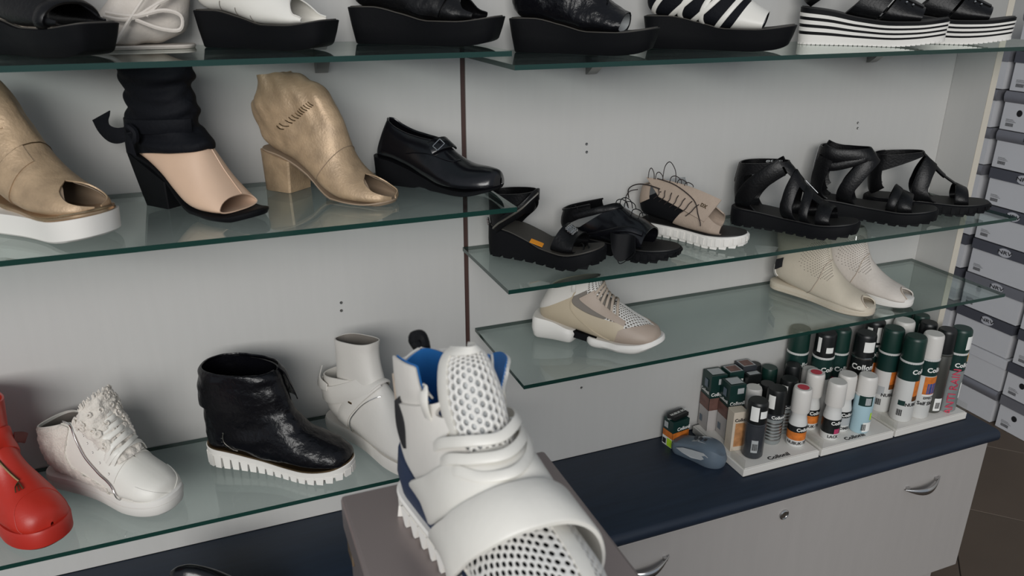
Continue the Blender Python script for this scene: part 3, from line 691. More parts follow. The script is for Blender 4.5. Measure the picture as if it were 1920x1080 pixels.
# --- black wedge pump, middle left shelf
def wedge_pump(loc, rz, label):
    t = thing('wedge_pump', label, 'shoe', loc, rz, GS); t.scale = (.91, 1, 1)
    S = Loft(rings((.2365, .034, .2370, .020, .004), (.229, .045, .229, .014, .024), (.207, .049, .207, .010, .035), (.168, .052, .163, .008, .042), (.134, .066, .122, .010, .041), (.104, .086, .083, .020, .037), (.068, .094, .045, .034, .034), (.038, .099, .008, .043, .032), (.012, .108, -.020, .044, .030), (-.006, .118, -.034, .044, .023), (-.012, .120, -.0425, .044, .004)), 2.5, .30)
    cut = smf([(0, 0), (.43, 0), (.50, .06), (.62, .10), (.8, .10), (1, .09)])
    u = skin(S, 0, 1, 60, 44, .002, 0, cut).build('upper', 'blkgloss', t)
    for s in (1, -1):
        m = MB(); P = []
        for i in range(26):
            tt = .45+.55*i/25; P.append(S.P(tt, s*cut(tt), .0))
        m.tube(P, .0012, 6, 1); m.build('topline_binding', 'blkgloss', u)
    skin(S, .04, .97, 40, 30, .0006, -.0026, lambda x: .30).build('insole', 'blkinsole', t)
    zt = smf([(-.045, .050), (0, .046), (.04, .036), (.085, .022), (.125, .012), (.17, .010), (.24, .021)])
    zb = smf([(-.045, .0006), (.052, .0006), (.075, .0045), (.098, .0005), (.165, .0005), (.24, .016)])
    sole(outline(.281, .0415, .0300, -.044, toe=2.2, N=34), [(zb, -.002), (zb, 0) if False else (lambda x: zb(x)+.002, 0), (lambda x: (zb(x)+zt(x))/2, .0), (zt, .0015)]).build('wedge_sole', 'blkmatte', t)
    # T-strap tongue with a square buckle
    st = strap(S, [(.50, .16), (.475, .07), (.465, -.02), (.47, -.14)], .026, .0025, .004).build('strap', 'blkgloss', t)
    m = MB(); cr = []
    for (a, b) in ((.455, .045), (.455, .135), (.487, .135), (.487, .045), (.455, .045)): cr.append(S.P(a, b, .0085))
    for p, q in zip(cr, cr[1:]): m.tube([p, q], .0009, 6, 1)
    m.build('buckle', 'silver', st)
    m = MB(); cord(S, [(.34, .02), (.36, .10), (.42, .15), (.5, .20), (.62, .26)], .0008, .0012, 24, m); m.build('seam', 'blkgloss', u)
    return t
wedge_pump((.317, -.091, zML), -50, 'black leather wedge pump with buckled strap on the middle left shelf')

# --- nude mule with black cloth cuff
t = thing('peep_toe_mule', 'nude peep-toe mule with black block heel and black cloth ankle cuff', 'shoe', (-.078, -.084, zML), -50, GS); t.scale = (.87, 1, 1)
S = Loft(rings((.202, .034, .206, .010, .039), (.186, .048, .180, .008, .043), (.166, .068, .145, .008, .045), (.154, .085, .115, .014, .044), (.147, .096, .085, .032, .042), (.143, .102, .055, .054, .040), (.141, .105, .020, .072, .037), (.139, .106, -.012, .083, .034), (.138, .107, -.036, .090, .032)), 2.6, .28)
nup = skin(S, 0, 1, 40, 44, .002).build('upper', 'nude', t)
m = MB(); cord(S, [(0, -.05), (.2, -.045), (.45, -.035), (.7, -.03)], .0008, .0004, 24, m); m.build('seam', 'nude', nup)
zb = smf([(-.042, .090), (0, .078), (.03, .066), (.06, .046), (.085, .020), (.105, .007), (.13, .004), (.2, .004), (.265, .016)])
pts = outline(.305, .0455, .031, -.042, toe=1.9, N=34)
sole(pts, [(lambda x: max(.0005, zb(x)-.0055), -.002), (lambda x: zb(x), .001), (lambda x: zb(x)+.003, .001), (lambda x: zb(x)+.0045, -.002)]).build('outsole', 'blkmatte', t)
heelblock(-.012, .056, .027, .0005, -.040, .060, .030, lambda x: zb(x)-.001, .22).build('heel', 'blkmatte', t)
def wr(p, t, ph): return .0035*noise.noise(Vector((p.x*18, p.y*18, p.z*70)))+.002*math.sin(p.z*240+3*math.sin(ph*9))
S2 = Loft(rings((.146, .100, -.034, .084, .037), (.148, .112, -.036, .098, .040), (.126, .124, -.040, .110, .038), (.116, .132, -.040, .122, .036), (.120, .152, -.036, .150, .037), (.118, .172, -.034, .172, .036), (.113, .190, -.034, .190, .036), (.122, .206, -.042, .204, .039), (.118, .222, -.038, .220, .038), (.112, .231, -.034, .229, .036)), 2.2, 0, wr)
cu = skin(S2, 0, 1, 70, 60, .002).build('cloth_cuff', 'blkcloth', t)
band = strap(S2, [(.36, a) for a in (.02, .12, .25, .38, .5)], .022, .002, .004, 30).build('tie_band', 'blkcloth', t)
k0 = S2.P(.30, .30, .004)
m = MB(); m.ball(k0+Vector((0, -.004, 0)), .012, 10, (1, .7, 1.1)); m.build('knot', 'blkcloth', t)
MB().ribbon([k0+Vector((.0, -.004, .0)), k0+Vector((-.026, -.010, -.006)), k0+Vector((-.050, -.010, -.004)), k0+Vector((-.068, -.006, .006)), k0+Vector((-.080, .0, .020))], [(0, -1, .2), (0, -1, .1), (.1, -1, 0), (.2, -.9, .1), (.3, -.8, .3)], lambda u: .020+.016*u, .0016).build('ribbon_tail', 'blkcloth', t)
MB().ribbon([k0+Vector((.0, -.006, .0)), k0+Vector((.004, -.012, -.012)), k0+Vector((.002, -.010, -.032))], (0, -1, .1), lambda u: .014+.012*u, .0016).build('ribbon_tail', 'blkcloth', t)
MB().tube([k0+Vector(q) for q in ((0, -.006, .002), (.012, -.014, .012), (.026, -.012, .004), (.022, -.012, -.010), (.004, -.008, -.004))], .0055, 7, 5).build('bow_loop', 'blkcloth', t)

# --- gold peep-toe bootie with block heel
def gold_wr(p, t, ph):
    g = max(0, min(1, (t-.50)/.18))
    return g*(.0040*noise.noise(Vector((p.x*26, p.y*20, p.z*42)))+.0016*math.sin(p.x*190+p.z*120))
def gold_peep(t, R, cutend, zbot, th=.002, n=64):
    S = Loft(R, 2.5, .26, gold_wr)
    cut = smf([(0, .24), (cutend*.45, .21), (cutend*.8, .12), (cutend, .0), (1, 0)])
    u = skin(S, .012, 1, n, 56, th, 0, cut).build('upper', 'gold', t)
    skin(S, .02, 1, 40, 36, .0006, -.0030, smf([(0, .27), (cutend*.45, .23), (cutend, .03), (1, .02)])).build('lining', 'goldin', t)
    return S, u
t = thing('peep_toe_bootie', 'gold suede peep-toe bootie with gathered shaft and gold block heel', 'shoe', (.128, -.066, zML), -49, GS); t.scale = (.91, 1, 1)
R = rings((.2475, .018, .248, .007, .004), (.240, .028, .238, .004, .025), (.219, .035, .210, .002, .036), (.192, .043, .180, .002, .042), (.170, .058, .148, .003, .043), (.155, .078, .112, .016, .042), (.147, .102, .076, .040, .040), (.140, .128, .034, .060, .038), (.132, .146, -.008, .071, .037), (.122, .160, -.036, .090, .037), (.106, .174, -.046, .116, .037), (.085, .186, -.056, .146, .036), (.055, .196, -.038, .168, .031), (.028, .201, -.034, .193, .026))
S, u = gold_peep(t, R, .25, None)
for k in range(12):
    m = MB(); a = .665+.006*abs(k-5.5)-.0; ph = .10+.022*k
    cord(S, [(.70-.004*k, .13+.012*k), (.715-.004*k, .138+.012*k), (.735-.004*k, .142+.012*k)], .0009, .0008, 6, m); m.build('gather_stitch', 'zipd', u)
m = MB(); m.tube([S.P(.415, a/20, .0005) for a in range(21)], .0007, 5, 1); m.build('seam', 'goldin', u)
zb = smf([(-.042, .072), (0, .066), (.034, .056), (.075, .036), (.105, .014), (.130, .003), (.2, .001), (.25, .007)])
sole(outline(.292, .0435, .031, -.043, toe=2.1, N=34), [(lambda x: max(.0004, zb(x)-.004), -.003), (lambda x: zb(x)-.0005+.001, 0), (lambda x: zb(x)+.0025, -.001)]).build('outsole', 'goldin', t)
heelblock(-.040, .030, .028, .0005, -.043, .034, .029, lambda x: zb(x)-.0008, .35).build('heel', 'gold', t)

# --- gold platform boot at the left edge
t = thing('platform_bootie', 'gold suede peep-toe boot on white platform sole with gold rim', 'shoe', (-.326, -.088, zML), -48, GS)
R = rings((.268, .056, .269, .047, .004), (.258, .066, .258, .042, .028), (.235, .074, .232, .038, .042), (.204, .084, .196, .036, .047), (.178, .100, .160, .038, .048), (.158, .120, .118, .052, .047), (.143, .142, .078, .074, .046), (.128, .166, .040, .096, .044), (.112, .186, .012, .122, .043), (.094, .202, -.002, .152, .043), (.070, .216, -.006, .180, .042), (.048, .226, -.004, .205, .040))
S, u = gold_peep(t, R, .26, None)
m = MB(); m.tube([S.P(.49, a/20, .0006) for a in range(21)], .0009, 5, 1); m.build('seam', 'zipd', u)
patch(S, .40, .49, .05, .5, 14, 30, .001, .0015).build('overlay_band', 'gold', u)
for k in range(5):
    m = MB(); cord(S, [(.60+.03*k, .10+.01*k), (.615+.03*k, .18+.01*k), (.60+.03*k, .28)], .0011, .0006, 12, m); m.build('fold', 'gold', u)
zb = smf([(-.005, .105), (.03, .090), (.055, .070), (.08, .044), (.105, .034), (.2, .034), (.272, .044)])
pts = outline(.278, .0485, .033, -.004, toe=2.3, N=34)
sole(pts, [(lambda x: zb(x)-.001, .0), (lambda x: zb(x)+.001, .0018), (lambda x: zb(x)+.0035, .0005), (lambda x: zb(x)+.005, .0016), (lambda x: zb(x)+.007, -.001)]).build('gold_rim', 'goldrim', t)
pf = [(x, y) for x, y in outline(.190, .0485, .047, .083, toe=2.3, heel=3.5, N=26, uh=.08)]
zlo = smf([(.08, .0005), (.19, .0005), (.272, .012)])
sole(pf, [(zlo, -.003), (lambda x: zlo(x)+.003, 0), (lambda x: max(zb(x)-.001, .03), .0015)]).build('platform', 'rubberw', t)
heelblock(-.004, .050, .030, .0005, -.006, .054, .031, lambda x: zb(x)-.0008, .3).build('heel', 'rubberw', t)
# --- lug sole boot, bottom left shelf
def lugs(pts, n, z0, z1, depth, wid, off=.0, phase=0., inward=.5):
    """teeth standing round the outline: blocks from z0(x) down to z1(x)"""
    P = [Vector(p) for p in pts]; P.append(P[0]); acc = [0]
    for a, b in zip(P, P[1:]): acc.append(acc[-1]+(b-a).length)
    tot = acc[-1]; mb = MB()
    def at(s):
        s %= tot
        for i in range(len(P)-1):
            if acc[i+1] >= s:
                u = (s-acc[i])/(acc[i+1]-acc[i]); d = (P[i+1]-P[i]).normalized(); return P[i].lerp(P[i+1], u), d
    for k in range(n):
        c, d = at((k+phase)*tot/n); nn = Vector((d.y, -d.x)); g = lambda q: q(c.x) if callable(q) else q
        za, zb_ = g(z0), g(z1); V = []
        for z, w, o in ((zb_, wid*.40, off), (za, wid*.5, off)):
            for sd, oo in ((-1, o), (1, o), (1, o-depth), (-1, o-depth)): V.append((c.x+d.x*w*sd+nn.x*oo, c.y+d.y*w*sd+nn.y*oo, z))
        mb.add(V, [(3, 2, 1, 0), (4, 5, 6, 7), (0, 1, 5, 4), (1, 2, 6, 5), (2, 3, 7, 6), (3, 0, 4, 7)])
    return mb
t = thing('lug_sole_boot', 'black crinkled leather ankle boot with folded cuff and white lug sole', 'boot', (-.047, -.085, zBL), -36, GS)
def bw(p, t, ph):
    g = max(0, 1-abs(t-.42)/.3); return g*(.0050*noise.noise(Vector((p.x*22+5, p.y*14, p.z*60))))+.0012*noise.noise(Vector((p.x*60, p.y*60, p.z*60)))
S = Loft(rings((.268, .046, .269, .038, .004), (.260, .060, .260, .034, .028), (.238, .072, .236, .031, .041), (.208, .083, .198, .028, .046), (.184, .096, .158, .028, .046), (.170, .112, .115, .024, .043), (.164, .126, .070, .030, .040), (.160, .138, .025, .035, .038), (.157, .150, -.014, .038, .037), (.153, .162, -.016, .085, .038), (.149, .174, -.012, .120, .040), (.146, .185, -.008, .150, .042), (.142, .196, -.006, .180, .043), (.138, .203, -.004, .198, .043)), 2.5, .24, bw)
u = skin(S, 0, 1, 70, 56, .0025).build('upper', 'blkcrinkle', t)
S2 = Loft(rings((.136, .206, -.003, .203, .0435), (.142, .203, -.009, .200, .0465), (.151, .188, -.015, .178, .048), (.160, .165, -.019, .150, .049), (.168, .140, -.021, .126, .049)), 2.4, .05, bw)
skin(S2, 0, 1, 24, 56, .002, 0, lambda x: .012+.035*x).build('folded_cuff', 'blkcrinkle', t)
m = MB(); cord(S, [(.50, .395), (.55, .35), (.60, .315), (.635, .295)], .0008, .0012, 14, m); m.build('zipper', 'zip', u)
for k in range(7):
    m = MB(); c = S.P(.635-.020*k, .295+.0145*k, .0018); m.box(c.x-.0015, c.x+.0015, c.y-.001, c.y+.001, c.z-.0006, c.z+.0006); m.build('zipper_tooth', 'silver', u, smooth=0)
pts = outline(.290, .0445, .0345, -.019, toe=2.3, N=40)
zt = smf([(-.02, .040), (.03, .036), (.09, .028), (.15, .023), (.19, .024), (.24, .031), (.275, .043)])
zm = lambda x: zt(x)-.015
zlo = smf([(-.02, .0004), (.16, .0004), (.21, .002), (.275, .017)])
sl = sole(pts, [(lambda x: max(zlo(x)+.004, zm(x)-.004), -.012), (lambda x: zm(x)-.001, -.011), (zm, 0), (lambda x: zt(x)-.001, .0015), (zt, .0)]).build('sole', 'rubberw', t)
lugs(pts, 38, lambda x: zm(x)+.004, zlo, .013, .0150, .001).build('tread_lugs', 'rubberw', t, smooth=0)
sole(pts, [(zt, .0), (lambda x: zt(x)+.003, -.0005)]).build('welt', 'zipd', t)

# --- white fleece high-top sneaker
t = thing('fleece_sneaker', 'white high-top sneaker with curly fleece tongue and white laces', 'sneaker', (-.312, -.055, zBL), -43, GS); t.scale = (.93, .97, 1)
S = Loft(rings((.268, .040, .269, .030, .004), (.260, .058, .260, .028, .029), (.238, .070, .236, .027, .043), (.208, .083, .200, .026, .048), (.182, .100, .160, .026, .047), (.164, .120, .118, .027, .044), (.152, .138, .075, .028, .041), (.144, .152, .034, .030, .038), (.136, .160, .000, .034, .037), (.126, .158, -.017, .052, .037), (.112, .152, -.020, .078, .037), (.090, .146, -.017, .102, .036), (.060, .138, -.014, .122, .034)), 2.5, .27)
u = skin(S, 0, .995, 60, 50, .0025, 0, smf([(0, 0), (.28, 0), (.36, .035), (.5, .075), (.7, .10), (.86, .10), (1, .09)])).build('upper', 'white', t)
skin(S, .3, .97, 40, 36, .001, -.0032, smf([(.3, .05), (.5, .09), (1, .11)])).build('lining', 'lining', t)
fz = lambda S, o: (lambda tt, ph: S.P(tt, ph, o+.0018*noise.noise(S.raw(tt, ph)*210)+.0026*noise.noise(S.raw(tt, ph)*85)))
ff = fz(S, .0022)
def furp(fn, ta, tb, pa, pb, nt, nv, nm):
    g = lambda x, y: x(y) if callable(x) else x
    h = lambda a, b: fn(g(ta, b)+(g(tb, b)-g(ta, b))*a, g(pa, a)+(g(pb, a)-g(pa, a))*b)
    return shell(h, nt, nv, .003, False).build(nm, 'fur', u)
for s in (1, -1):
    furp(ff, .33, .97, lambda a, s=s: s*(.30-.13*min(1, max(0, (a-.35)/.5))), lambda a, s=s: s*(.46+.04*min(1, a*2)), 70, 30, 'fleece_quarter')
    lf = strap(S, [(.985, s*.125), (.82, s*.165), (.66, s*.20), (.52, s*.23), (.40, s*.245), (.30, s*.26), (.27, s*.34), (.265, s*.44)], .0025, .001, .004, 40).build('silver_piping', 'silver', u)
    patch(S, .30, .985, lambda a, s=s: s*(.055+.06*math.sin(min(1, a*1.2)*1.4)), lambda a, s=s: s*(.245-.10*a), 40, 10, .0012, .0018).build('eyestay', 'white', u)
    for k in range(9):
        eyelet(S, .34+.072*k, s*(.215-.011*k), .0016).build('eyelet', 'steel', u)
# tongue and its curls
T = Loft(rings((.196, .096, .178, .088, .024), (.178, .116, .158, .104, .028), (.164, .140, .130, .118, .032), (.155, .166, .105, .124, .034), (.149, .188, .090, .130, .035), (.146, .205, .082, .140, .030)), 2.3, .0)
def fl_bump(p, t, ph):
    d = noise.voronoi(p*72, distance_metric='DISTANCE', exponent=2.5)[0][0]
    return .0062*(1-min(1, d*1.35))+.0010*noise.noise(p*260)
T.disp = fl_bump
tg = patch(T, 0, 1, -.31, .31, 60, 60, .006, .0).build('tongue', 'fur', t)
T.disp = None
m = MB(); rnd = random.Random(3)
for k in range(46):
    tt = .25+.75*rnd.random(); ph = -.30+.6*rnd.random(); c = T.P(tt, ph, .0020); n = T.nrm(tt, ph); e = n.orthogonal().normalized(); g = n.cross(e); r = .0045+.0030*rnd.random(); a0 = rnd.random()*6
    m.tube([c+e*r*math.cos(a0+a)*(1-a*.10)+g*r*math.sin(a0+a)*(1-a*.10)+n*(.0004*a) for a in (0, .9, 1.8, 2.7, 3.6, 4.5, 5.4, 6.2)], .0020, 5, 1)
for k in range(90):
    ph = -.24+.48*rnd.random(); c = T.P(.97, ph, .001); m.tube([c, c+Vector((-.003+.004*rnd.random(), .004*(rnd.random()-.5), .004+.007*rnd.random()))], .0011, 4, 1)
tc = m.build('tongue_curls', 'fur', tg); tc['kind'] = 'stuff'
for k in range(7):
    m = MB(); tt = .33+.054*k; a = .175-.006*k
    pts_ = [(S.P(tt, -a, .004)), (S.P(tt+.012, -a*.5, .012)), (S.P(tt+.020, 0, .016)), (S.P(tt+.030, a*.5, .014)), (S.P(tt+.038, a, .004))]
    if k % 2: pts_ = [(S.P(tt, a, .004)), (S.P(tt+.014, a*.5, .014)), (S.P(tt+.022, 0, .018)), (S.P(tt+.030, -a*.5, .013)), (S.P(tt+.038, -a, .004))]
    m.ribbon(pts_, [S.nrm(tt, b) for b in ((-a, -a*.5, 0, a*.5, a) if not k % 2 else (a, a*.5, 0, -a*.5, -a))], .0085, .0018); m.build('lace', 'white', t)
    m = MB(); m.ribbon([S.P(tt+.01, .155-.006*k, .004), S.P(tt+.016, .08, .014), S.P(tt+.03, 0, .019), S.P(tt+.05, -.08, .013)], [S.nrm(tt, b) for b in (.15, .08, 0, -.08)], .0080, .0016); m.build('lace', 'white', t)
pts = outline(.296, .049, .037, -.022, toe=2.4, N=36)
zlo = smf([(-.02, .0004), (.19, .0004), (.275, .008)])
sole(pts, [(zlo, -.004), (lambda x: zlo(x)+.004, .0), (lambda x: .021+zlo(x), .002), (lambda x: .030+zlo(x), .001), (lambda x: .032+zlo(x), -.002)]).build('sole', 'rubberw', t)
m = MB(); sole(pts, [(lambda x: .0205+zlo(x), .0022), (lambda x: .0212+zlo(x), .0026), (lambda x: .022+zlo(x), .0022)], m, False); m.build('sole_line', 'offw', t)
patch(S, .0, .20, lambda a: .20+.0*a, lambda a: .80, 12, 30, .001, .0012).build('toe_cap', 'white', u)

# --- white strap high-top boot right of it
t = thing('strap_boot', 'white leather high boot with wide ankle strap and tall tongue', 'boot', (.186, -.056, zBL), -64, GS)
S = Loft(rings((.262, .042, .263, .032, .004), (.254, .060, .254, .029, .030), (.232, .073, .230, .027, .043), (.202, .088, .195, .025, .047), (.176, .106, .152, .024, .046), (.158, .124, .108, .024, .042), (.146, .138, .066, .026, .039), (.138, .146, .026, .030, .038), (.130, .148, -.006, .036, .037), (.124, .148, -.022, .058, .037), (.118, .148, -.024, .090, .037), (.112, .148, -.024, .122, .036)), 2.5, .25)
u = skin(S, 0, 1, 56, 48, .0028).build('upper', 'offw', t)
S2 = Loft(rings((.138, .130, .010, .100, .027), (.132, .150, .012, .130, .026), (.124, .180, .014, .168, .025), (.122, .205, .014, .194, .025), (.126, .226, .014, .206, .025)), 2.8, .0)
tgx = skin(S2, 0, 1, 30, 44, .0022).build('tongue', 'offw', t)
skin(S2, .1, .985, 20, 32, .0005, -.0026).build('lining', 'lining', t)
st = strap(S, [(.80, -.12), (.79, 0), (.80, .12), (.835, .25), (.88, .36), (.93, .46)], .036, .003, .002, 40).build('ankle_strap', 'offw', t)
strap(S, [(.72, .02), (.70, .12), (.67, .22), (.62, .33), (.60, .42)], .030, .002, .001, 40).build('lower_strap', 'offw', t)
m = MB(); cord(S, [(.50, .06), (.53, .12), (.565, .20), (.57, .28), (.54, .35), (.53, .40)], .0008, .003, 30, m); m.build('silver_piping', 'silver', u)
MB().ribbon([S.P(.92, .30, .006), S.P(.95, .38, .009), S.P(.99, .46, .013)], (-.4, -1, .2), lambda q: .014+.016*q, .002).build('strap_end', 'offw', st)
for a, b in ((.92, .43), (.945, .435), (.61, .375), (.585, .385)): eyelet(S, a, b, .0019).build('rivet', 'steel', u)
m = MB(); c = S.P(.80, .20, .0065); m.box(c.x-.003, c.x+.007, c.y-.0015, c.y+.0015, c.z-.021, c.z-.018); m.build('buckle_pin', 'zipd', st)
pts = outline(.294, .047, .037, -.028, toe=2.3, N=36)
sole(pts, [(.0005, -.006), (.006, .0), (.024, .0015), (.030, -.001)]).build('sole', 'offw', t)

# --- red zip boot at the left edge
t = thing('zip_boot', 'red leather ankle boot with slanting front zip and red sole', 'boot', (-.448, -.060, zBL), -53, GS); t.scale = (.90, .95, 1)
S = Loft(rings((.268, .046, .269, .034, .004), (.260, .064, .260, .030, .030), (.238, .078, .236, .028, .044), (.206, .092, .198, .027, .048), (.184, .108, .156, .027, .046), (.170, .126, .112, .028, .042), (.163, .144, .068, .030, .040), (.160, .160, .025, .036, .039), (.160, .176, -.012, .055, .039), (.162, .192, -.018, .095, .040), (.166, .206, -.016, .135, .041), (.171, .220, -.014, .170, .042), (.174, .232, -.012, .205, .042)), 2.5, .24, nz(30, .0012, 3))
u = skin(S, 0, 1, 60, 48, .003).build('upper', 'red', t)
m = MB(); cord(S, [(.29, .01), (.36, .03), (.43, .05), (.52, .075), (.58, .09)], .0022, .0012, 24, m); m.build('zipper', 'zipd', u)
m = MB(); cord(S, [(.70, .05), (.80, .035), (.90, .02), (.99, .015)], .0014, .0012, 24, m); m.build('zipper', 'zipd', u)
m = MB(); c = S.P(.285, .02, .002)
for k in (-1, 0, 1): m.tube([c, c+Vector((.006, .004*k-.004, -.002)), c+Vector((.013, .006*k-.006, -.008))], .0011, 5, 2)
m.build('zip_pull', 'zipd', u)
strap(S, [(.575, -.30), (.60, -.15), (.625, 0), (.63, .15), (.62, .30)], .034, .003, .001, 30).build('ankle_strap', 'red', t)
MB().ribbon([S.P(.60, -.10, .004), S.P(.60, -.16, .014), S.P(.60, -.2, .022)], (1, .3, 0), .018, .003).build('strap_end', 'redlin', t)
m = MB(); cord(S, [(.14, -.32), (.20, -.16), (.215, 0), (.20, .16), (.14, .32)], .0005, .0003, 24, m); m.build('seam', 'red', u)
pts = outline(.296, .049, .038, -.022, toe=2.4, N=36)
zlo = smf([(-.02, .0004), (.19, .0004), (.275, .008)])
sole(pts, [(zlo, -.005), (lambda x: zlo(x)+.005, .001), (lambda x: .028+zlo(x), .002), (lambda x: .033+zlo(x), -.001)]).build('sole', 'redrub', t)

# --- dark shoe on the worktop below
t = thing('ankle_shoe', 'black leather shoe standing on the blue worktop, only its top in view', 'shoe', (-.152, -.205, zWT), -20, GS); t.scale = (.75, .8, 1.03)
S = Loft(rings((.244, .026, .245, .012, .004), (.238, .040, .238, .008, .028), (.215, .050, .214, .006, .040), (.18, .060, .175, .005, .044), (.14, .078, .13, .005, .043), (.10, .098, .085, .006, .040), (.065, .110, .045, .008, .036), (.035, .115, .010, .010, .034), (.010, .112, -.012, .014, .030), (.0, .108, -.020, .04, .022), (-.008, .104, -.022, .06, .010)), 2.3, .24)
skin(S, 0, 1, 40, 36, .002).build('upper', 'blkgloss', t)
sole(outline(.270, .045, .034, -.023, toe=2.2, N=26), [(.0005, -.002), (.004, .001), (.012, .001), (.014, -.002)]).build('sole', 'blkmatte', t)

# --- beige runner with white pods
t = thing('mesh_sneaker', 'beige and taupe sneaker with white mesh vamp and split white sole', 'sneaker', (.624, -.080, zLR), -42, GS); t.scale = (.95, 1, 1.03)
S = Loft(rings((.255, .034, .256, .026, .004), (.246, .048, .246, .022, .028), (.224, .058, .222, .018, .040), (.194, .071, .186, .015, .045), (.175, .082, .150, .016, .045), (.157, .091, .112, .020, .042), (.142, .099, .074, .027, .039), (.131, .110, .034, .034, .037), (.125, .122, -.006, .044, .036), (.122, .131, -.010, .066, .035), (.120, .137, .000, .088, .034), (.119, .143, .010, .108, .033)), 2.5, .27)
skin(S, .02, .99, 40, 36, .0008, -.0022).build('lining', 'lining', t)
u = skin(S, .0, .33, 24, 44, .0016, .0012, smf([(0, 0), (.10, .0), (.16, .035), (.21, .13), (.27, .20), (.33, .25)])).build('toe_rand', 'taupel', t)
fl_ = lambda pa, pb, ta, tb, o: (lambda a, b: S.P(ta+(tb-ta)*a, pa+(pb-pa)*b, o))
hexmesh(fl_(-.27, .27, .07, .46, .0002), 15, 21, .62, .0012).build('vamp_mesh', 'mesh', t)
for s in (1, -1):
    patch(S, .30, 1.0, lambda a, s=s: s*(.19+.05*math.sin(a*3.1)), lambda a, s=s: s*.5, 40, 20, .0016, .0008).build('quarter', 'beige', t)
    patch(S, .30, .74, lambda a, s=s: s*(.155-.045*a), lambda a, s=s: s*(.205-.0*a), 26, 8, .0014, .0016).build('eyestay', 'taupel', t)
    m = MB(); cord(S, [(.86, s*.22), (.70, s*.25), (.52, s*.30), (.36, s*.37)], .0016, .0010, 30, m); m.build('side_fold', 'beige', t)
hexmesh(fl_(-.16, .16, .62, .995, .0004), 10, 11, .58, .0012).build('collar_mesh', 'mesh', t)
for s in (1, -1):
    patch(S, .80, 1.0, s*.15, s*.5, 16, 20, .0016, .0016).build('collar', 'offw', t)
MB().ribbon([S.P(.995, .24, .0035), S.P(.93, .235, .005), S.P(.87, .23, .0035)], S.nrm(.93, .24), .008, .0014).build('pull_loop', 'offw', t)
for k in range(6):
    tt = .40+.062*k; a = .150-.006*k; m = MB()
    m.ribbon([S.P(tt-.02, a, .003), S.P(tt+.02, a*.5, .0055), S.P(tt+.05, 0, .006), S.P(tt+.07, -a*.6, .0055), S.P(tt+.085, -a, .003)], [S.nrm(tt, b) for b in (a, a*.5, 0, -a*.5, -a)], .0055, .0018); m.build('lace', 'greylace', t)
zt = smf([(-.03, .046), (.02, .040), (.06, .030), (.10, .022), (.16, .017), (.21, .020), (.26, .033)])
ph_ = outline(.100, .037, .034, -.024, toe=3.0, heel=2.2, N=22, bend=.0, ub=.8)
sole(ph_, [(.0005, -.006), (.006, .0), (.022, .004), (lambda x: zt(x)-.004, .003), (lambda x: zt(x)+.002, .0)]).build('heel_pod', 'rubberw', t)
pf_ = outline(.160, .048, .041, .102, toe=2.2, heel=2.6, N=26, bend=.0, ub=.45, uh=.10)
zlo = smf([(.10, .005), (.125, .0005), (.20, .0005), (.262, .020)])
sole(pf_, [(zlo, -.006), (lambda x: zlo(x)+.004, .0), (lambda x: (zlo(x)+zt(x))/2, .003), (lambda x: zt(x)-.001, .002), (lambda x: zt(x)+.002, -.001)]).build('forefoot_pod', 'rubberw', t)
MB().loftpoly([[(.055, y, .030) for y in (-.03, .03)]+[(.055, y, .016) for y in (.03, -.03)], [(.125, y, .022) for y in (-.036, .036)]+[(.125, y, .008) for y in (.036, -.036)]]).build('shank', 'blkmatte', t)

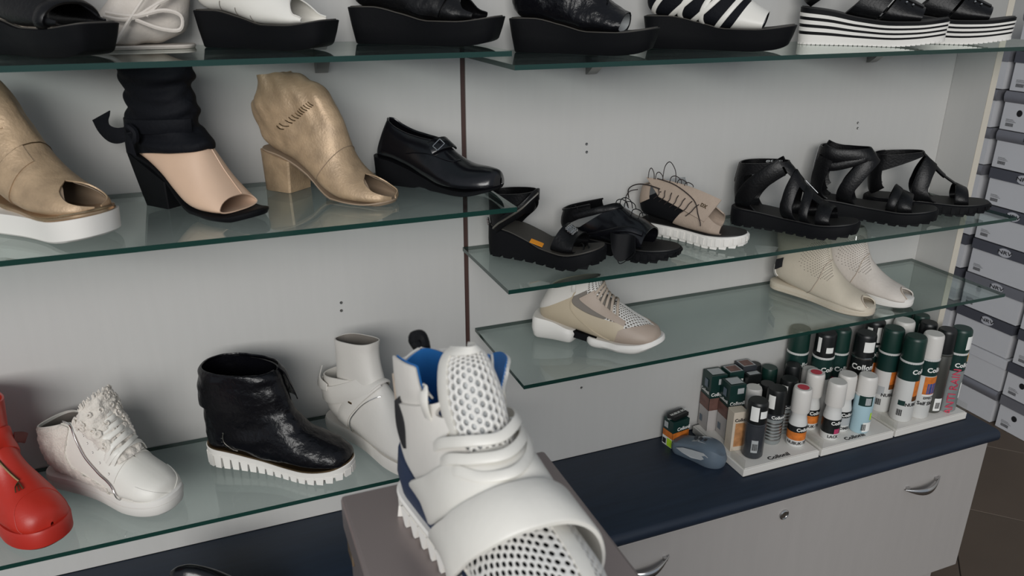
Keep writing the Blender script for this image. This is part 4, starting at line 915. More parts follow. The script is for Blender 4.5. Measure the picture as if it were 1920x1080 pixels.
# --- cream and white perforated peep boots
def perf_boot(loc, rz, label, m1, tagged):
    t = thing('perforated_boot', label, 'boot', loc, rz, 'perforated open-toe boots'); t.scale = (.95, .95, .93)
    S = Loft(rings((.246, .028, .247, .018, .004), (.238, .040, .238, .016, .030), (.216, .047, .215, .015, .042), (.190, .056, .182, .014, .045), (.166, .070, .148, .014, .044), (.148, .086, .108, .015, .041), (.135, .102, .068, .018, .038), (.127, .118, .026, .024, .037), (.121, .134, -.010, .036, .037), (.117, .148, -.014, .062, .037), (.114, .158, -.010, .092, .037), (.112, .166, -.014, .120, .038), (.108, .173, -.020, .145, .038), (.104, .178, -.016, .166, .036)), 2.5, .25, nz(26, .0016, rz))
    u = skin(S, .0, 1, 56, 48, .0024, 0, smf([(0, .23), (.05, .20), (.11, .10), (.15, 0), (1, 0)])).build('upper', m1, t)
    m = MB(); cord(S, [(.15, .0), (.13, .08), (.09, .16), (.06, .22)], .0012, .0012, 20, m); m.build('toe_edge', 'greylace', u)
    m = MB(); cord(S, [(.52, .0), (.50, .10), (.44, .20), (.41, .30), (.42, .38)], .0010, .001, 24, m); m.build('seam', 'greylace', u)
    m = MB()
    for i in range(22):
        for j in range(13):
            tt = .36+.030*i*.72; ph = .035+.016*j+(.008 if i % 2 else 0)
            if math.hypot((tt-.60)/.24, (ph-.13)/.11) > 1: continue
            c = S.P(tt, ph, .0014); n = S.nrm(tt, ph); e = n.orthogonal().normalized(); g = n.cross(e)
            m.add([c+(e*math.cos(q)+g*math.sin(q))*.00115 for q in (0, 1.05, 2.1, 3.14, 4.19, 5.24)], [(0, 1, 2, 3, 4, 5)])
    pf = m.build('perforations', 'lining', u, smooth=0); pf['kind'] = 'stuff'
    if tagged:
        patch(S, .60, .70, .385, .455, 8, 8, .001, .002).build('heel_tab', 'offw', u)
        patch(S, .655, .735, .315, .385, 8, 8, .001, .0036).build('dark_tag', 'dark', u)
    pts = outline(.270, .0455, .0345, -.0215, toe=2.2, N=34)
    zlo = smf([(-.02, .0004), (.18, .0004), (.25, .004)])
    sole(pts, [(zlo, -.005), (lambda x: zlo(x)+.004, 0), (lambda x: zlo(x)+.010, .001), (lambda x: zlo(x)+.011, -.0005), (lambda x: zlo(x)+.012, .001), (lambda x: zlo(x)+.022, .001), (lambda x: zlo(x)+.024, -.002)]).build('sole', 'cream' if tagged else 'rubberw', t)
    return t
perf_boot((1.268, -.047, zLR), -73, 'cream perforated open-toe boot with dark heel tag on the lowest right shelf', 'cream', True)
perf_boot((1.372, -.047, zLR), -68, 'white perforated open-toe boot behind the cream one', 'creamd', False)
# ------------------------------------------------------------------ top shelves: platforms
GT = 'platform shoes on the top shelves'
def platform(t, L=.288, b=.047, h=.036, sc=1., toe=3.4, m='blkmatte', name='platform_sole', hh=.061):
    pts = outline(L, b, h, -.012, toe=toe, heel=2.6, N=30, ub=.66)
    zt = smf([(-.012, hh), (.04, hh), (.10, hh-.011), (.15, .040), (.20, .040), (.277, .049)])
    zb = smf([(-.012, .0005), (.19, .0005), (.235, .004), (.277, .013)])
    sole(pts, [(zb, -.013), (lambda x: zb(x)+.002, -.011), (lambda x: (zb(x)+zt(x))/2, -.005), (lambda x: zt(x)-.001, .0), (zt, -.0015)]).build(name, m, t)
    sole(pts, [(lambda x: zt(x)-.001, -.004), (lambda x: zt(x)+.0015, -.005)]).build('insole', 'insole', t)
    return zt
def pf_loft(zt, w=1., disp=None, hi=0):
    r = []
    for Fx, dF, Bx, dB, ww in ((.250, .010, .251, 0, .036), (.238, .022, .232, 0, .040), (.216, .034, .205, 0, .043), (.194, .047, .170, 0, .044), (.175, .060, .132, 0, .043), (.160, .072, .095, 0, .041), (.148, .084, .055, 0, .038), (.140, .098, .018, .002, .036), (.134, .112, -.004, .016, .035), (.130, .126, -.008, .045, .035), (.127, .140+hi, -.008, .080+hi, .035)):
        r.append((Fx, zt(Bx)+dF, Bx, zt(Bx)+dB-.001, ww*w))
    return Loft(r, 2.5, .22, disp)
crk = lambda p, t, ph: .0030*noise.noise(Vector((p.x*40, p.y*30, p.z*40)))+.0012*noise.noise(p*110)
# white mule
t = thing('platform_mule', 'white open-toe mule on black wedge platform, top left shelf', 'shoe', (.030, -.046, zTL), -43, GT); t.scale = (.86, .9, .93)
zt = platform(t); S = pf_loft(zt)
u = skin(S, .085, .92, 40, 44, .0022, 0, smf([(0, .25), (.15, .24), (.22, .13), (.29, .0), (1, 0)])).build('upper', 'white', t)
m = MB(); cord(S, [(.29, 0), (.24, .10), (.17, .22), (.13, .24), (.09, .25)], .0012, .0006, 20, m); m.build('toe_edge', 'offw', u)
for k in range(3):
    m = MB(); S.P(.4, .1); cord(S, [(.40+.1*k, .42), (.42+.1*k, .34)], .0006, .0008, 6, m); m.build('stitch', 'lining', u)
# black boot
t = thing('platform_boot', 'black leather open-toe boot on black wedge platform above the brown strip', 'shoe', (.274, -.046, zTL), -40, GT); t.scale = (.95, .95, .98)
zt = platform(t); S = pf_loft(zt, 1, crk)
skin(S, .10, 1, 44, 44, .0022, 0, smf([(0, .27), (.17, .22), (.24, .10), (.30, .0), (1, 0)])).build('upper', 'blk', t)
skin(S, .30, .95, 20, 30, .0006, -.004).build('lining', 'greyl', t)
patch(S, .30, .48, -.2, .34, 18, 18, .0015, .004).build('front_flap', 'blk', t)
# black lace-up
t = thing('laced_platform', 'black crinkled lace-up open-toe shoe on black wedge platform', 'shoe', (.568, -.046, zTR), -43, GT); t.scale = (.96, .96, .985)
zt = platform(t); S = pf_loft(zt, 1, crk)
u = skin(S, .19, 1, 44, 44, .0022, 0, smf([(0, .0), (1, 0)])).build('upper', 'blkcrinkle', t)
skin(S, .195, .5, 16, 30, .0006, -.003).build('lining', 'greyl', t)
for k in range(5):
    m = MB(); m.tube([S.P(.34+.09*k, .11, .002), S.P(.37+.09*k, .03, .006), S.P(.40+.09*k, -.05, .005), S.P(.42+.09*k, -.12, .002)], .0013, 6, 4); m.build('lace', 'blkmatte', t)
c = S.P(.36, 0, .005); MB().tube([c, c+Vector((.002, .0, .012)), c+Vector((.010, -.002, .014)), c+Vector((.010, -.004, .004)), c+Vector((.002, -.003, .001))], .0010, 6, 4).build('lace_loop', 'blkmatte', t)
# black with white zigzag straps
t = thing('zigzag_platform', 'black platform shoe with white zigzag straps and white toe band', 'shoe', (.853, -.046, zTR), -43, GT)
zt = platform(t); S = pf_loft(zt)
u = skin(S, .17, 1, 40, 44, .0018).build('upper', 'blkcloth', t)
patch(S, .17, lambda v: .34-.02*math.sin(PI*v), -.46, .46, 14, 40, .0015, .0012).build('toe_band', 'white', t)
skin(S, .18, .36, 10, 30, .0006, -.003).build('lining', 'greyl', t)
for k, (a, b) in enumerate(((.405, .39), (.47, .60), (.53, .49), (.58, .72), (.64, .62), (.74, .90))):
    for s in (1, -1):
        strap(S, [(a, s*.455), (a+(b-a)*.35, s*.33), (a+(b-a)*.7, s*.20), (b, s*.06)], .0095, .0014, .0016, 18).build('zigzag_strap', 'white', t)
m = MB()
for k in range(4): m.tube([S.P(.40, .03-.02*k, .003), S.P(.38, .02-.02*k, .010), S.P(.36, .01-.02*k, .006)], .0012, 6, 3)
m.build('lace', 'white', t)
# striped platform slides
def striped(loc, rz, label):
    t = thing('striped_platform_sandal', label, 'sandal', loc, rz, 'striped platform sandals')
    pts = outline(.290, .048, .040, -.010, toe=3.0, heel=2.5, N=30, ub=.66)
    zt = smf([(-.01, .075), (.05, .068), (.11, .055), (.17, .048), (.22, .049), (.28, .057)])
    zb = smf([(-.01, .0015), (.17, .0015), (.28, .014)])
    lv = [0, .27, .36, .47, .56, .67, .76, .86, 1.]; mt = ['rubberw', 'blkmatte', 'rubberw', 'blkmatte', 'rubberw', 'blkmatte', 'rubberw', 'blkmatte']
    Z = lambda f: (lambda x: zb(x)+(zt(x)-zb(x))*f)
    for i in range(8):
        o = -.0 if mt[i] == 'rubberw' else -.0012
        sole(pts, [(Z(lv[i]), -.005+.004*lv[i]+o), (Z(lv[i+1]), -.005+.004*lv[i+1]+o)]).build('sole_stripe', mt[i], t)
    lugs(pts, 76, lambda x: zb(x)+.003, lambda x: zb(x)-.0010, .008, .0085, -.0045).build('tread', 'rubberw', t, smooth=0)
    sole(pts, [(Z(1), -.004), (lambda x: zt(x)+.002, -.005)]).build('insole', 'blkinsole', t)
    S = pf_loft(zt, 1.02)
    for a, b, c, d, w in ((.16, .38, .30, .40, .040), (.34, .46, .45, .56, .034)):
        pass
    patch(S, .14, .36, -.47, .47, 16, 36, .0025, .001).build('vamp_band', 'blk', t)
    patch(S, .38, .54, -.47, .47, 16, 36, .0025, .001).build('instep_band', 'blk', t)
    patch(S, .16, .52, .02, .12, 16, 8, .0025, .0035).build('front_strap', 'blk', t)
    patch(S, .72, .95, .30, .70, 14, 30, .0022, .0005).build('heel_counter', 'blk', t)
    for k in range(3):
        c = S.P(.24+.05*k, .16, .003); MB().ball(c, .0026, 8).build('stud', 'silver', t)
striped((1.226, -.052, zTR), -44, 'black strap sandal on black and white striped platform, left of the pair')
striped((1.415, -.052, zTR), -44, 'black strap sandal on black and white striped platform, right of the pair')
# far left black platform and the cream boot behind it
t = thing('keyhole_platform', 'black keyhole sandal on thick black platform at the top left edge', 'shoe', (-.290, -.048, zTL), -46, GT); t.scale = (.97,)*3
zt = platform(t, toe=3.8); S = pf_loft(zt, 1.03)
skin(S, .10, 1, 40, 44, .003, 0, smf([(0, .27), (.16, .25), (.22, .10), (.27, .0), (1, 0)])).build('upper', 'blk', t)
sole(outline(.25, .040, .032, .01, toe=3, N=24), [(lambda x: zt(x)+.0006, -.002), (lambda x: zt(x)+.0018, -.002)]).build('gold_footbed', 'creambox', t)
strap(S, [(.20, .40), (.21, .2), (.22, 0), (.21, -.2), (.20, -.4)], .018, .003, .002).build('toe_strap', 'blk', t)
t = thing('soft_boot', 'cream cloth boot with loose trailing laces behind the far left platform', 'boot', (-.030, -.050, zTL), 178, GT); t.scale = (.8, .8, 1)
S = Loft(rings((.150, .022, .151, .008, .004), (.144, .036, .144, .006, .028), (.120, .050, .118, .005, .036), (.095, .075, .078, .005, .038), (.080, .100, .040, .006, .038), (.074, .122, .004, .012, .038), (.070, .142, -.036, .030, .040), (.070, .160, -.048, .075, .044), (.072, .180, -.052, .120, .048), (.074, .200, -.054, .165, .050), (.076, .220, -.054, .210, .052)), 2.4, .2, lambda p, t, ph: .004*noise.noise(Vector((p.x*30, p.y*30, p.z*30))))
skin(S, 0, 1, 44, 40, .002).build('upper', 'creamd', t)
sole(outline(.200, .037, .036, -.048, toe=2.3, N=22), [(.0005, -.002), (.004, .0), (.006, -.001)]).build('sole', 'creamd', t)
for k in range(4):
    m = MB(); m.tube([S.P(.36+.07*k, .16, .002), S.P(.40+.07*k, .05, .006), S.P(.43+.07*k, -.05, .006), S.P(.46+.07*k, -.16, .002)], .0026, 6, 4); m.build('lace', 'creamd', t)
for q in (((-.02, .050, .125), (.02, .058, .085), (.06, .064, .045), (.09, .07, .014), (.115, .074, .005), (.135, .076, .0045)), ((.10, .05, .055), (.05, .064, .05), (.0, .068, .058), (-.03, .068, .05), (-.025, .070, .03), (.01, .068, .032), (.05, .062, .045)), ((.105, .05, .05), (.06, .062, .046), (.01, .064, .066), (-.03, .060, .085), (-.045, .052, .12)), ((-.045, .05, .16), (-.03, .058, .11), (-.01, .062, .08), (.03, .066, .05))):
    m = MB(); m.tube([Vector(a) for a in q], .0032, 6, 5); m.build('lace_end', 'creamd', t)

# ------------------------------------------------------------------ middle right shelf: sandals
GM = 'sandals on the middle right shelf'
def sandal_sole(t, zt, L=.275, b=.047, h=.037, x0=-.015, toe=2.3, m='blkmatte', tread=26, zb=None, ins='blkinsole', flare=.0, ribs=0):
    pts = outline(L, b, h, x0, toe=toe, N=32)
    zb = zb or smf([(x0, .0005), (.18, .0005), (.22, .006), (x0+L, .020)])
    zc = lambda x: zb(x)+.0030
    sole(pts, [(zc, -.004), (lambda x: zc(x)+.002, 0), (lambda x: (zc(x)+zt(x))/2, .0015+flare), (lambda x: zt(x)-.002, .001), (zt, -.0015)]).build('platform_sole', m, t)
    lugs(pts, tread, lambda x: zb(x)+.008, zb, .03, 1.55/tread*.36, -.001).build('tread', m, t, smooth=0)
    sole(pts, [(lambda x: zt(x)-.001, -.003), (lambda x: zt(x)+.002, -.004)]).build('footbed', ins, t)
    if ribs:
        m2 = lugs(pts, ribs, lambda x: zt(x)-.004, lambda x: zb(x)+.007, .004, .0105, .0026); m2.build('sole_ribs', m, t, smooth=0)
    return pts
def foot(zt, s=1., disp=None, w=1.):
    r = []; hi = 0
    for Fx, dF, Bx, dB, ww in ((.246, .014, .247, 0, .006), (.239, .024, .239, 0, .028), (.220, .031, .219, 0, .039), (.195, .039, .188, 0, .043), (.172, .052, .150, 0, .042), (.150, .069, .108, 0, .039), (.132, .087, .066, 0, .036), (.120, .100, .026, 0, .034), (.112, .108, -.004, .006, .034), (.108, .112+hi*.3, -.014, .036+hi*.3, .034), (.104, .116+hi*.5, -.015, .068+hi*.5, .034), (.101, .120+hi*.8, -.012, .096+hi*.8, .034), (.099, .126+hi, -.008, .120+hi, .034)):
        if Fx < .16: dF = .052+(dF-.052)*s; dB *= s
        r.append((Fx, zt(Bx)+dF, Bx, zt(Bx)+dB-.001, ww*w))
    return Loft(r, 2.4, .22, disp)
zs = smf([(-.015, .042), (.05, .038), (.12, .032), (.18, .031), (.26, .042)])
SB = 'blk'
# zip sandal
t = thing('zip_sandal', 'black platform sandal with zip straps, jewelled clasp and orange sticker', 'sandal', (.528, -.050, zMR), -52, GM); t.scale = (.88, .95, 1)
zz = smf([(-.015, .062), (.04, .056), (.09, .043), (.13, .031), (.18, .029), (.26, .047)])
sandal_sole(t, zz, .278, .050, .039, ins='insole', toe=2.6, tread=24); S = foot(zz, .42)
SC2 = Loft(rings((.070, .058, -.012, .058, .034), (.084, .082, -.016, .078, .036), (.092, .106, -.018, .100, .037), (.094, .136, -.020, .124, .037)), 2.3, 0)
skin(SC2, .50, 1, 16, 48, .0022).build('ankle_cuff', SB, t)
patch(SC2, 0, .55, .25, .75, 14, 30, .0022, .0005).build('heel_counter', SB, t)
b = strap(SC2, [(-.0, .30), (.25, .25), (.50, .18), (.75, .09), (.90, .0), (.85, -.08)], .022, .0025, .003, 40).build('zip_strap', SB, t)
cord(SC2, [(.04, .305), (.30, .245), (.55, .175), (.80, .085), (.94, .0)], .0022, .0070, 40).build('zipper', 'zip', b)
cord(SC2, [(.86, .90), (.80, .78), (.78, .66)], .0020, -.0040, 20).build('zipper', 'zip', b)
strap(SC2, [(0, -.26), (.25, -.22), (.5, -.16), (.75, -.08), (.88, .0)], .018, .0022, .002, 30).build('cross_strap', SB, t)
m = MB()
for k in range(9): m.ball(SC2.P(.10+.07*(k % 3), .40+.016*(k//3), .005), .0034, 6)
m.build('jewel_clasp', 'silver', t)
v = patch(S, .20, .33, -.46, .46, 12, 34, .0022, .0005).build('toe_strap', SB, t)
m = MB()
for k in range(16): m.ball(S.P(.245+.018*(k % 4), .0+.026*(k//4), .0035+.001*(k % 2)), .0036, 6)
m.build('jewel_clasp', 'silver', v)
for k, o in ((0, .0), (1, .012)):
    m = MB(); m.tube([Vector((.195+o, .02, zz(.2)+.003)), Vector((.205+o, .012, zz(.2)+.012)), Vector((.216+o, .0, zz(.2)+.012)), Vector((.222+o, -.014, zz(.2)+.003))], .0018, 6, 4); m.build('toe_loop', SB, t)
a = math.radians(20); cx, cy = .112, -.020
MB().loftpoly([[(cx+x*math.cos(a)-y*math.sin(a), cy+x*math.sin(a)+y*math.cos(a), zz(cx+x)+.0026+d) for x, y in ((-.014, -.012), (.014, -.012), (.014, .012), (-.014, .012))] for d in (0, .0006)]).build('price_sticker', 'orange', t, smooth=0)
# black lace-up sandal
def loops(S, lst, r, mname, t, h=.016):
    for tt, ph, dx, dz in lst:
        c = S.P(tt, ph, .002); MB().tube([c, c+Vector((dx*.1, -.002, dz*.7)), c+Vector((dx*.5, -.004, dz)), c+Vector((dx*.9, -.004, dz*.7)), c+Vector((dx, -.002, 0))], r, 6, 4).build('lace', mname, t)
t = thing('laced_sandal', 'black leather lace-up open-toe sandal between the zip sandal and the taupe one', 'sandal', (.684, -.052, zMR), -55, GM); t.scale = (.94, .95, 1)
zl = smf([(-.015, .026), (.12, .024), (.18, .025), (.26, .033)])
sandal_sole(t, zl, .278, .049, .037, toe=2.2, tread=30, ribs=40); S = foot(zl, .42, nz(36, .0015, 2))
u = patch(S, .24, .62, -.45, .46, 34, 40, .0022, .001).build('vamp_flap', 'blkgloss', t)
patch(S, .72, .98, .20, .80, 20, 36, .0022, .0).build('heel_counter', SB, t)
cord(S, [(.98, .20), (.98, .32), (.98, .44), (.98, .56), (.98, .68), (.98, .80)], .0022, .001, 30).build('collar_binding', SB, t)
strap(S, [(.80, .28), (.72, .18), (.62, .08), (.56, .0)], .014, .002, .002).build('ankle_strap', SB, t)
strap(S, [(.56, .38), (.46, .28), (.36, .20), (.26, .16)], .012, .002, .004).build('flap_edge', 'blkgloss', t)
loops(S, [(.60, .05, .03, .016), (.56, .02, .03, .020), (.52, -.02, .028, .014), (.42, .0, .026, .012), (.36, -.02, .02, .010), (.92, .3, .02, .016)], .0010, 'blkmatte', t)
cord(S, [(.26, -.30), (.36, -.20), (.46, -.10), (.56, -.04)], .0014, .004, 24).build('flap_lining_edge', 'greyl', u)
Fl = lambda a, b: Vector((.128+.055*a+.012*b, -.050-.020*b-.006*math.sin(a*6), .056-.048*b*(.55+.45*math.sin(PI*min(1, a*1.15)))))
shell(Fl, 16, 10, .002).build('hanging_flap', 'blkmatte', t)
MB().tube([Fl(.35, 1), Fl(.5, 1)+Vector((.0, -.006, -.003)), Fl(.8, 1)+Vector((.004, -.002, -.002)), Fl(.95, .8)], .0009, 6, 4).build('lace', 'blkmatte', t)
# taupe lace-up sandal
t = thing('taupe_laced_sandal', 'taupe suede lace-up sandal with black laces and white sole', 'sandal', (.898, -.052, zMR), -60, GM); t.scale = (.90, .95, 1.05)
zt_ = smf([(-.04, .026), (.12, .025), (.17, .027), (.235, .034)])
sandal_sole(t, zt_, .268, .050, .037, x0=-.04, toe=2.2, m='rubberw', tread=30, ribs=34, ins='blkinsole', zb=smf([(-.04, .0005), (.15, .0005), (.19, .004), (.23, .013)]))
S = Loft([(a-.03, b-.01, c-.03, d-.006, w) for a, b, c, d, w in foot(zs, .55).r], 2.4, .22)
patch(S, .20, .47, lambda a: .10+.10*(1-a), .47, 18, 24, .0022, .0005).build('vamp_flap', 'taupe', t)
patch(S, .27, .46, -.47, -.10, 18, 24, .0022, .0005).build('vamp_flap', 'taupe', t)
patch(S, .76, .98, .30, .70, 14, 30, .0022, .0).build('heel_counter', 'taupe', t)
patch(S, .46, .80, .24, .49, 18, 18, .003, -.001).build('black_side_panel', 'blkmatte', t)
patch(S, .46, .80, -.49, -.20, 18, 18, .003, -.001).build('black_side_panel', 'blkmatte', t)
patch(S, .74, .97, -.44, -.12, 12, 12, .002, -.001).build('lining_panel', 'greyl', t)
# the big open flap with its two rows of lacing
A, B, C_, D_ = Vector((-.030, -.012, .114)), Vector((.160, -.004, .092)), Vector((.140, -.040, .052)), Vector((.020, -.038, .086))
Fp = lambda a, b: A.lerp(B, a).lerp(D_.lerp(C_, a), b)+Vector((0, 0, .008*math.sin(a*PI)*(1-b)))
fp = shell(Fp, 20, 8, .0024, flip=None).build('open_flap', 'taupe', t)
m = MB(); text_on(m, 'DX', .014, lambda x, y: Fp(.86+x*4.6, .52-y*14)+Vector((.0, -.0012, .0022)), .04); m.build('lettering', 'zipd', fp, smooth=0)
for k in range(7):
    c = Fp(.04+.115*k, .95); d = Fp(.10+.115*k, .55)
    MB().tube([c+Vector((-.012, -.006, -.006)), c+Vector((0, -.005, .004)), c.lerp(d, .5)+Vector((0, -.003, .005)), d+Vector((0, -.001, .002))], .0010, 6, 4).build('lace', 'lacebrown', t)
for k, (hh, ww) in enumerate(((.022, .016), (.016, .02), (.040, .034), (.014, .03), (.010, .025), (.008, .022))):
    c = Fp(.02+.10*k, .04); MB().tube([c, c+Vector((ww*.1, 0, hh*.7)), c+Vector((ww*.5, -.002, hh)), c+Vector((ww*.95, -.002, hh*.6)), c+Vector((ww, 0, 0))], .0010, 6, 5).build('lace', 'lacebrown', t)
MB().tube([Fp(.15, .05)+Vector((0, -.002, .003)), Fp(.4, .2)+Vector((0, -.002, .004)), Fp(.7, .5)+Vector((0, -.003, .004)), Fp(.85, .9)+Vector((0, -.002, .003)), Fp(.95, 1.05)+Vector((0, -.004, .0)), Fp(1.0, 1.2)], .0011, 6, 5).build('lace', 'lacebrown', t)
MB().tube([Vector((-.075, -.01, .062)), Vector((-.068, -.026, .086)), Vector((-.045, -.032, .100)), Vector((-.015, -.034, .104)), Vector((.02, -.034, .100))], .0013, 6, 5).build('lace', 'lacebrown', t)
MB().tube([Vector((-.062, -.03, .046)), Vector((-.072, -.030, .066)), Vector((-.060, -.034, .084)), Vector((-.04, -.03, .090))], .0011, 6, 5).build('lace', 'lacebrown', t)
# gladiator sandals
def gladiator(loc, rz, label, kind, sc=1.):
    t = thing('strappy_sandal', label, 'sandal', loc, rz, GM); t.scale = (sc,)*3
    zq = zs if kind != 'c' else smf([(-.015, .030), (.12, .027), (.18, .027), (.26, .034)])
    sandal_sole(t, zq, .280, .050, .039, toe=2.5 if kind != 'c' else 2.3, tread=28, ribs=36 if kind == 'c' else 0)
    S = foot(zq, {'a': .86, 'b': 1.04, 'c': .88}[kind])
    hc = patch(S, .66, 1, .33, .67, 18, 30, .0022, 0).build('heel_counter', SB, t)
    cord(S, [(.985, .5), (.90, .5), (.82, .5)], .0022, .0022, 14).build('back_zip', 'silver', hc)
    both = lambda path, w, nm, n=26: [strap(S, [(a, s*b) for a, b in path], w, .0024, .001+.0006*(s > 0), n).build(nm, SB, t) for s in (1, -1)]
    both([(.215, .47), (.235, .32), (.25, .16), (.255, .0)], .030, 'toe_strap')
    if kind == 'a':
        patch(S, .86, 1, .0, 1.0, 12, 60, .0022, .0008).build('ankle_band', SB, t)
        both([(.36, .47), (.42, .32), (.50, .16), (.56, .0)], .027, 'instep_strap')
        both([(.30, .47), (.34, .30), (.38, .15), (.42, .0)], .020, 'instep_strap')
        both([(.56, .47), (.66, .36), (.76, .24), (.86, .12)], .040, 'ankle_strap')
        patch(S, .30, .93, -.10, .10, 34, 10, .0022, .002).build('front_strap', SB, t)
        c0, c1 = S.P(.36, -.06, .005), S.P(.48, -.06, .005); MB().tube([c0, c1], .0012, 6, 1).build('buckle', 'silver', t)
        m = MB(); text_on(m, '127  38', .009, lambda x, y: S.P(.955+y*5, .80-x*4.2, -.0030), .02); m.build('lettering', 'greyl', t, smooth=0)
    elif kind == 'b':
        patch(S, .93, 1, .40, .60, 8, 14, .0026, .002).build('heel_tab', SB, t)
        both([(.97, .40), (.90, .26), (.80, .12), (.70, .0)], .032, 'ankle_strap')
        both([(.86, .40), (.80, .27), (.74, .13), (.69, .0)], .020, 'ankle_strap')
        both([(.48, .47), (.53, .36), (.60, .20), (.67, .02)], .036, 'instep_strap')
        both([(.60, .46), (.72, .40), (.82, .36), (.9, .34)], .036, 'side_strap')
        both([(.29, .47), (.31, .32), (.32, .16), (.325, .0)], .020, 'toe_strap')
    else:
        patch(S, .82, .99, .02, .98, 12, 60, .0022, .0008).build('ankle_band', SB, t)
        both([(.36, .47), (.44, .33), (.53, .18), (.60, .03)], .036, 'instep_strap')
        patch(S, .26, .96, -.06, .06, 34, 10, .0022, .002).build('front_strap', SB, t)
        patch(S, .40, .52, -.08, .08, 10, 10, .003, .0035).build('strap_keeper', SB, t)
        c0, c1 = S.P(.60, .30, .004), S.P(.50, .40, .004); MB().tube([c0, c1], .0012, 6, 1).build('buckle', 'silver', t)
    return t
gladiator((1.113, -.054, zMR), -55, 'black T-strap gladiator sandal next to the taupe one on the middle right shelf', 'a', .97)
gladiator((1.338, -.052, zMR), -50, 'black platform sandal with crossed ankle straps and tall heel tab', 'b', .97)
gladiator((1.505, -.054, zMR), -42, 'black T-strap sandal with ribbed flat sole nearest the side panel', 'c', .97)

# ------------------------------------------------------------------ foreground: silver box, pedestal and white high-top
ZX = 1.10
ped = MB().box(.105, .295, -1.10, -.80, .0005, ZX-.1405).build('display_pedestal', 'cab', None, smooth=0, bevel=.003)
tag(ped, 'plain pale pedestal carrying the silver shoe box', 'pedestal')
t = thing('silver_shoe_box', 'silver cardboard box under the large white sneaker boot', 'shoe box', (.2000, -.937, ZX-.14), 0)
MB().box(-.112, .112, -.176, .176, .0004, .098).build('body', 'silverbox', t, smooth=0, bevel=.003)
MB().box(-.117, .117, -.181, .181, .0985, .14).build('lid', 'silverbox', t, smooth=0, bevel=.004)
MB().box(-.1145, -.1122, .150, .1775, .070, .096).build('corner_clip', 'goldrim', t, smooth=0, bevel=.001)
t = thing('sneaker_boot', 'large white sneaker boot with mesh tongue, wide straps and blue lining', 'sneaker', (.170, -.800, ZX), -82); t.scale = (1.0, .90, 1.17)
S = Loft(rings((.280, .060, .281, .048, .004), (.271, .077, .271, .043, .033), (.248, .088, .246, .039, .048), (.218, .095, .208, .037, .053), (.190, .103, .168, .037, .053), (.166, .111, .125, .039, .050), (.147, .120, .080, .041, .046), (.132, .129, .038, .043, .043), (.120, .137, .000, .048, .042), (.110, .143, -.014, .072, .042), (.101, .147, -.015, .104, .043), (.092, .150, -.010, .136, .046), (.086, .168, -.006, .160, .048)), 2.5, lambda q: .24-.20*min(1, max(0, (q-.36)/.2)))
def tend(ph):
    ph = ph % 1.; q = min(ph, 1-ph)
    if ph < .5: return smf([(0, .84), (.10, .80), (.14, .86), (.165, .985), (.18, 1.), (.285, .995), (.30, .90), (.38, .915), (.5, .955)])(q)
    return smf([(0, .84), (.10, .82), (.15, .93), (.19, .97), (.23, .88), (.30, .93), (.38, .92), (.5, .955)])(q)
cutf = smf([(0, 0), (.36, 0), (.42, .060), (.50, .105), (.62, .115), (.80, .15), (1, .17)])
def ufn(off):
    def fn(a, b):
        tt = .34+(1-.34)*a; p = cutf(tt) + .010*math.sin(tt*46)*(1 if .46 < tt < .95 else 0); ph = p+b*(1-2*p); return S.raw(.34+(tend(ph)-.34)*a, ph)
    return fn
fg = shell(ufn(0), 60, 70, .0022, False, None, None, lambda p, a, b: .0010).build('upper', 'offw', t)
shell(ufn(0), 50, 60, .0012, False, None, None, lambda p, a, b: -.0030).build('blue_lining', 'bluel', t)
skin(S, 0, .50, 24, 40, .0008, -.0034).build('vamp_lining', 'dark', t)
fm = lambda pa, pb, ta, tb, o: (lambda a, b: S.P(ta+(tb-ta)*a, pa+(pb-pa)*b, o))
hexmesh(fm(-.30, .30, .10, .50, .0), 18, 30, .60, .0012).build('vamp_mesh', 'mesh', t)
patch(S, .0, .135, .0, 1., 12, 50, .002, .0008).build('toe_cap', 'offw', t)
patch(S, .10, .40, -.10, -.03, 20, 8, .002, .0010).build('vamp_stripe', 'white', t)
for s in (1, -1):
    patch(S, .12, .40, s*.34, s*.5, 20, 14, .002, .0008).build('side_rand', 'white', t)
    patch(S, .44, .84, lambda a, s=s: s*(.105+.026*math.sin(a*17)), lambda a, s=s: s*.30, 40, 14, .0018, .0050 if s > 0 else .0020).build('eyestay_wave', 'offw', t)
# dark slot, panel seam and heel panel on the near side
patch(S, .68, .865, lambda a: .270-.018*math.sin(PI*a), lambda a: .270+.018*math.sin(PI*a), 18, 8, .0008, .0072).build('side_slot', 'dark', fg)
m = MB(); cord(S, [(.93, .30), (.86, .315), (.76, .33), (.68, .325), (.60, .33), (.55, .36), (.52, .42)], .0009, .0016, 30, m); m.build('seam', 'greylace', fg)
patch(S, .60, .935, .40, .60, 20, 20, .0016, .0022).build('heel_panel', 'offw', t)
eyelet(S, .565, .225, .0022).build('eyelet', 'ink', fg)
for k in range(5): eyelet(S, .66+.055*k, .40, .0013).build('stitch_hole', 'lining', fg)
# pull loop on the eyestay
c0 = S.P(.86, .145, .003); MB().ribbon([c0+Vector((.004, -.002, -.012)), c0+Vector((.006, -.007, .002)), c0+Vector((.002, -.004, .012)), c0+Vector((-.004, .004, .004))], (.3, -1, .2), .010, .002).build('lace_loop', 'white', fg)
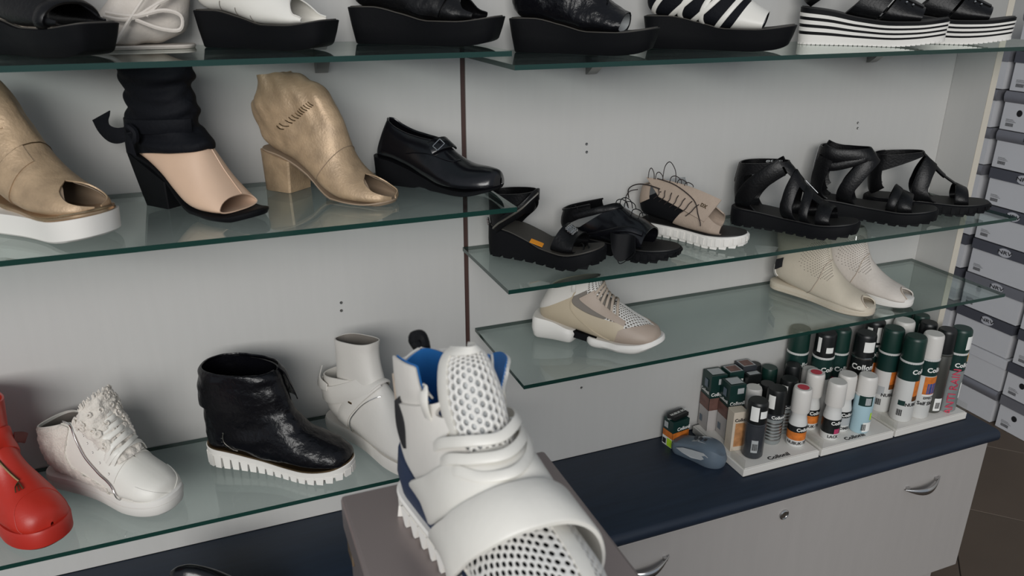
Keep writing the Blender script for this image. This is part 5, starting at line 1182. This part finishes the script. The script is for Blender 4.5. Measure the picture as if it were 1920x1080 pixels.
# tongue
T = Loft(rings((.186, .100, .150, .086, .024), (.168, .111, .120, .094, .025), (.150, .124, .098, .108, .026), (.136, .140, .082, .124, .027), (.124, .158, .070, .142, .027), (.112, .176, .062, .158, .022), (.107, .184, .060, .168, .016), (.103, .188, .066, .176, .008)), 2.1, 0, None, -.002)
tg = patch(T, 0, 1, -.27, .27, 34, 34, .005, -.0025).build('tongue', 'greyl', t)
hexmesh(lambda a, b: T.P(.02+.86*a, -.21+.42*b, .0022), 17, 12, .60, .0030).build('tongue_mesh', 'mesh', tg)
for s in (1, -1): patch(T, .0, 1., s*.195, s*.285, 30, 8, .002, .0026).build('tongue_border', 'white', tg)
patch(T, .86, 1, -.25, .25, 10, 24, .002, .0026).build('tongue_border', 'white', tg)
# laces across the tongue
def flat(pts, nr, w=.0085): MB().ribbon(pts, nr, w, .0022, 7).build('lace', 'white', t)
for k, (tt, a, tq) in enumerate(((.53, .150, .17), (.58, .150, .27), (.645, .150, .37))):
    pts_ = [S.P(tt-.01, a+.035, .003), S.P(tt-.03, a*.9, .009), T.P(tq, .13, .010), T.P(tq-.02, 0, .011), T.P(tq+.03, -.13, .011), S.P(tt+.02, -a*.95, .010), S.P(tt+.05, -a-.035, .004)]
    flat(pts_, [S.nrm(tt, b) for b in (a, a*.8, a*.4, 0, -a*.4, -a*.8, -a)])
# far flap folded outwards, showing its blue inside
SF = Loft([(q[0], q[1], q[2], q[3], q[4]*(1+.75*max(0, (i-5)/7))) for i, q in enumerate(S.r)], 2.5, .24)
fa = lambda o: patch(SF, .46, lambda v: .90+.035*math.sin(v*2.2), lambda u_: -.34, lambda u_: -.155-.020*math.sin(u_*15), 30, 12, .0016, o)
fa(.0035).build('far_flap', 'white', t); fa(.0008).build('far_flap_lining', 'bluel', t)
# two wide straps over the forefoot
sA = strap(S, [(.59, .47), (.555, .38), (.505, .27), (.468, .15), (.446, .03), (.43, -.10), (.415, -.24), (.405, -.38), (.395, -.47)], .037, .0030, .0060, 60).build('wide_strap', 'white', t)
sB = strap(S, [(.445, .475), (.415, .38), (.372, .27), (.334, .15), (.312, .03), (.296, -.10), (.282, -.24), (.272, -.38), (.262, -.47)], .042, .0030, .0105, 60).build('wide_strap', 'white', t)
# navy foam, toothed white sole
pts = outline(.302, .053, .043, -.020, toe=2.3, N=40)
zt = smf([(-.02, .066), (.02, .060), (.07, .052), (.13, .041), (.20, .038), (.25, .042), (.285, .052)])
zlo = smf([(-.02, .0005), (.19, .0005), (.285, .016)])
zm = smf([(-.02, .026), (.06, .022), (.14, .024), (.2, .030), (.285, .046)])
sole(pts, [(lambda x: zm(x)-.002, -.004), (lambda x: (zm(x)+zt(x))/2, .001), (lambda x: zt(x), -.001)]).build('navy_midsole', 'navy', t)
sole(pts, [(lambda x: zlo(x)+.008, -.003), (lambda x: zm(x)-.002, .003), (zm, .001)]).build('outsole', 'rubberw', t)
P2 = [Vector(p) for p in pts]; n = len(P2); mt_ = MB()
tot = 0; acc = [0]
for a, b in zip(P2, P2[1:]+P2[:1]): tot += (b-a).length; acc.append(tot)
K = 38
for k in range(K):
    s0 = tot*(k+.5)/K
    i = max(j for j in range(n) if acc[j] <= s0); a, b = P2[i], P2[(i+1) % n]; c = a.lerp(b, (s0-acc[i])/(acc[i+1]-acc[i])); d = (b-a).normalized(); nn = Vector((d.y, -d.x)); w = tot/K*.52
    za, zb_ = zlo(c.x)+.0125, zlo(c.x); V = []
    for sg, z, o in ((-1, za, .001), (1, za, .001), (.75, zb_, .003), (.35, zb_, .003)): V.append((c.x+d.x*w*sg+nn.x*o, c.y+d.y*w*sg+nn.y*o, z))
    for sg, z, o in ((-1, za, -.018), (1, za, -.018), (.75, zb_, -.018), (.35, zb_, -.018)): V.append((c.x+d.x*w*sg+nn.x*o, c.y+d.y*w*sg+nn.y*o, z))
    mt_.add(V, [(0, 3, 2, 1), (4, 5, 6, 7), (0, 1, 5, 4), (1, 2, 6, 5), (2, 3, 7, 6), (3, 0, 4, 7)])
mt_.build('saw_tread', 'rubberw', t, smooth=0)
hb = S.P(.95, .5, .004); MB().tube([hb+Vector((.002, 0, -.004)), hb+Vector((-.005, -.004, .002)), hb+Vector((-.006, -.005, .006)), hb+Vector((-.004, .003, .007)), hb+Vector((-.001, .005, .003)), hb+Vector((.004, .004, -.002))], .0055, 8, 5).build('pull_tab', 'blkmatte', t)
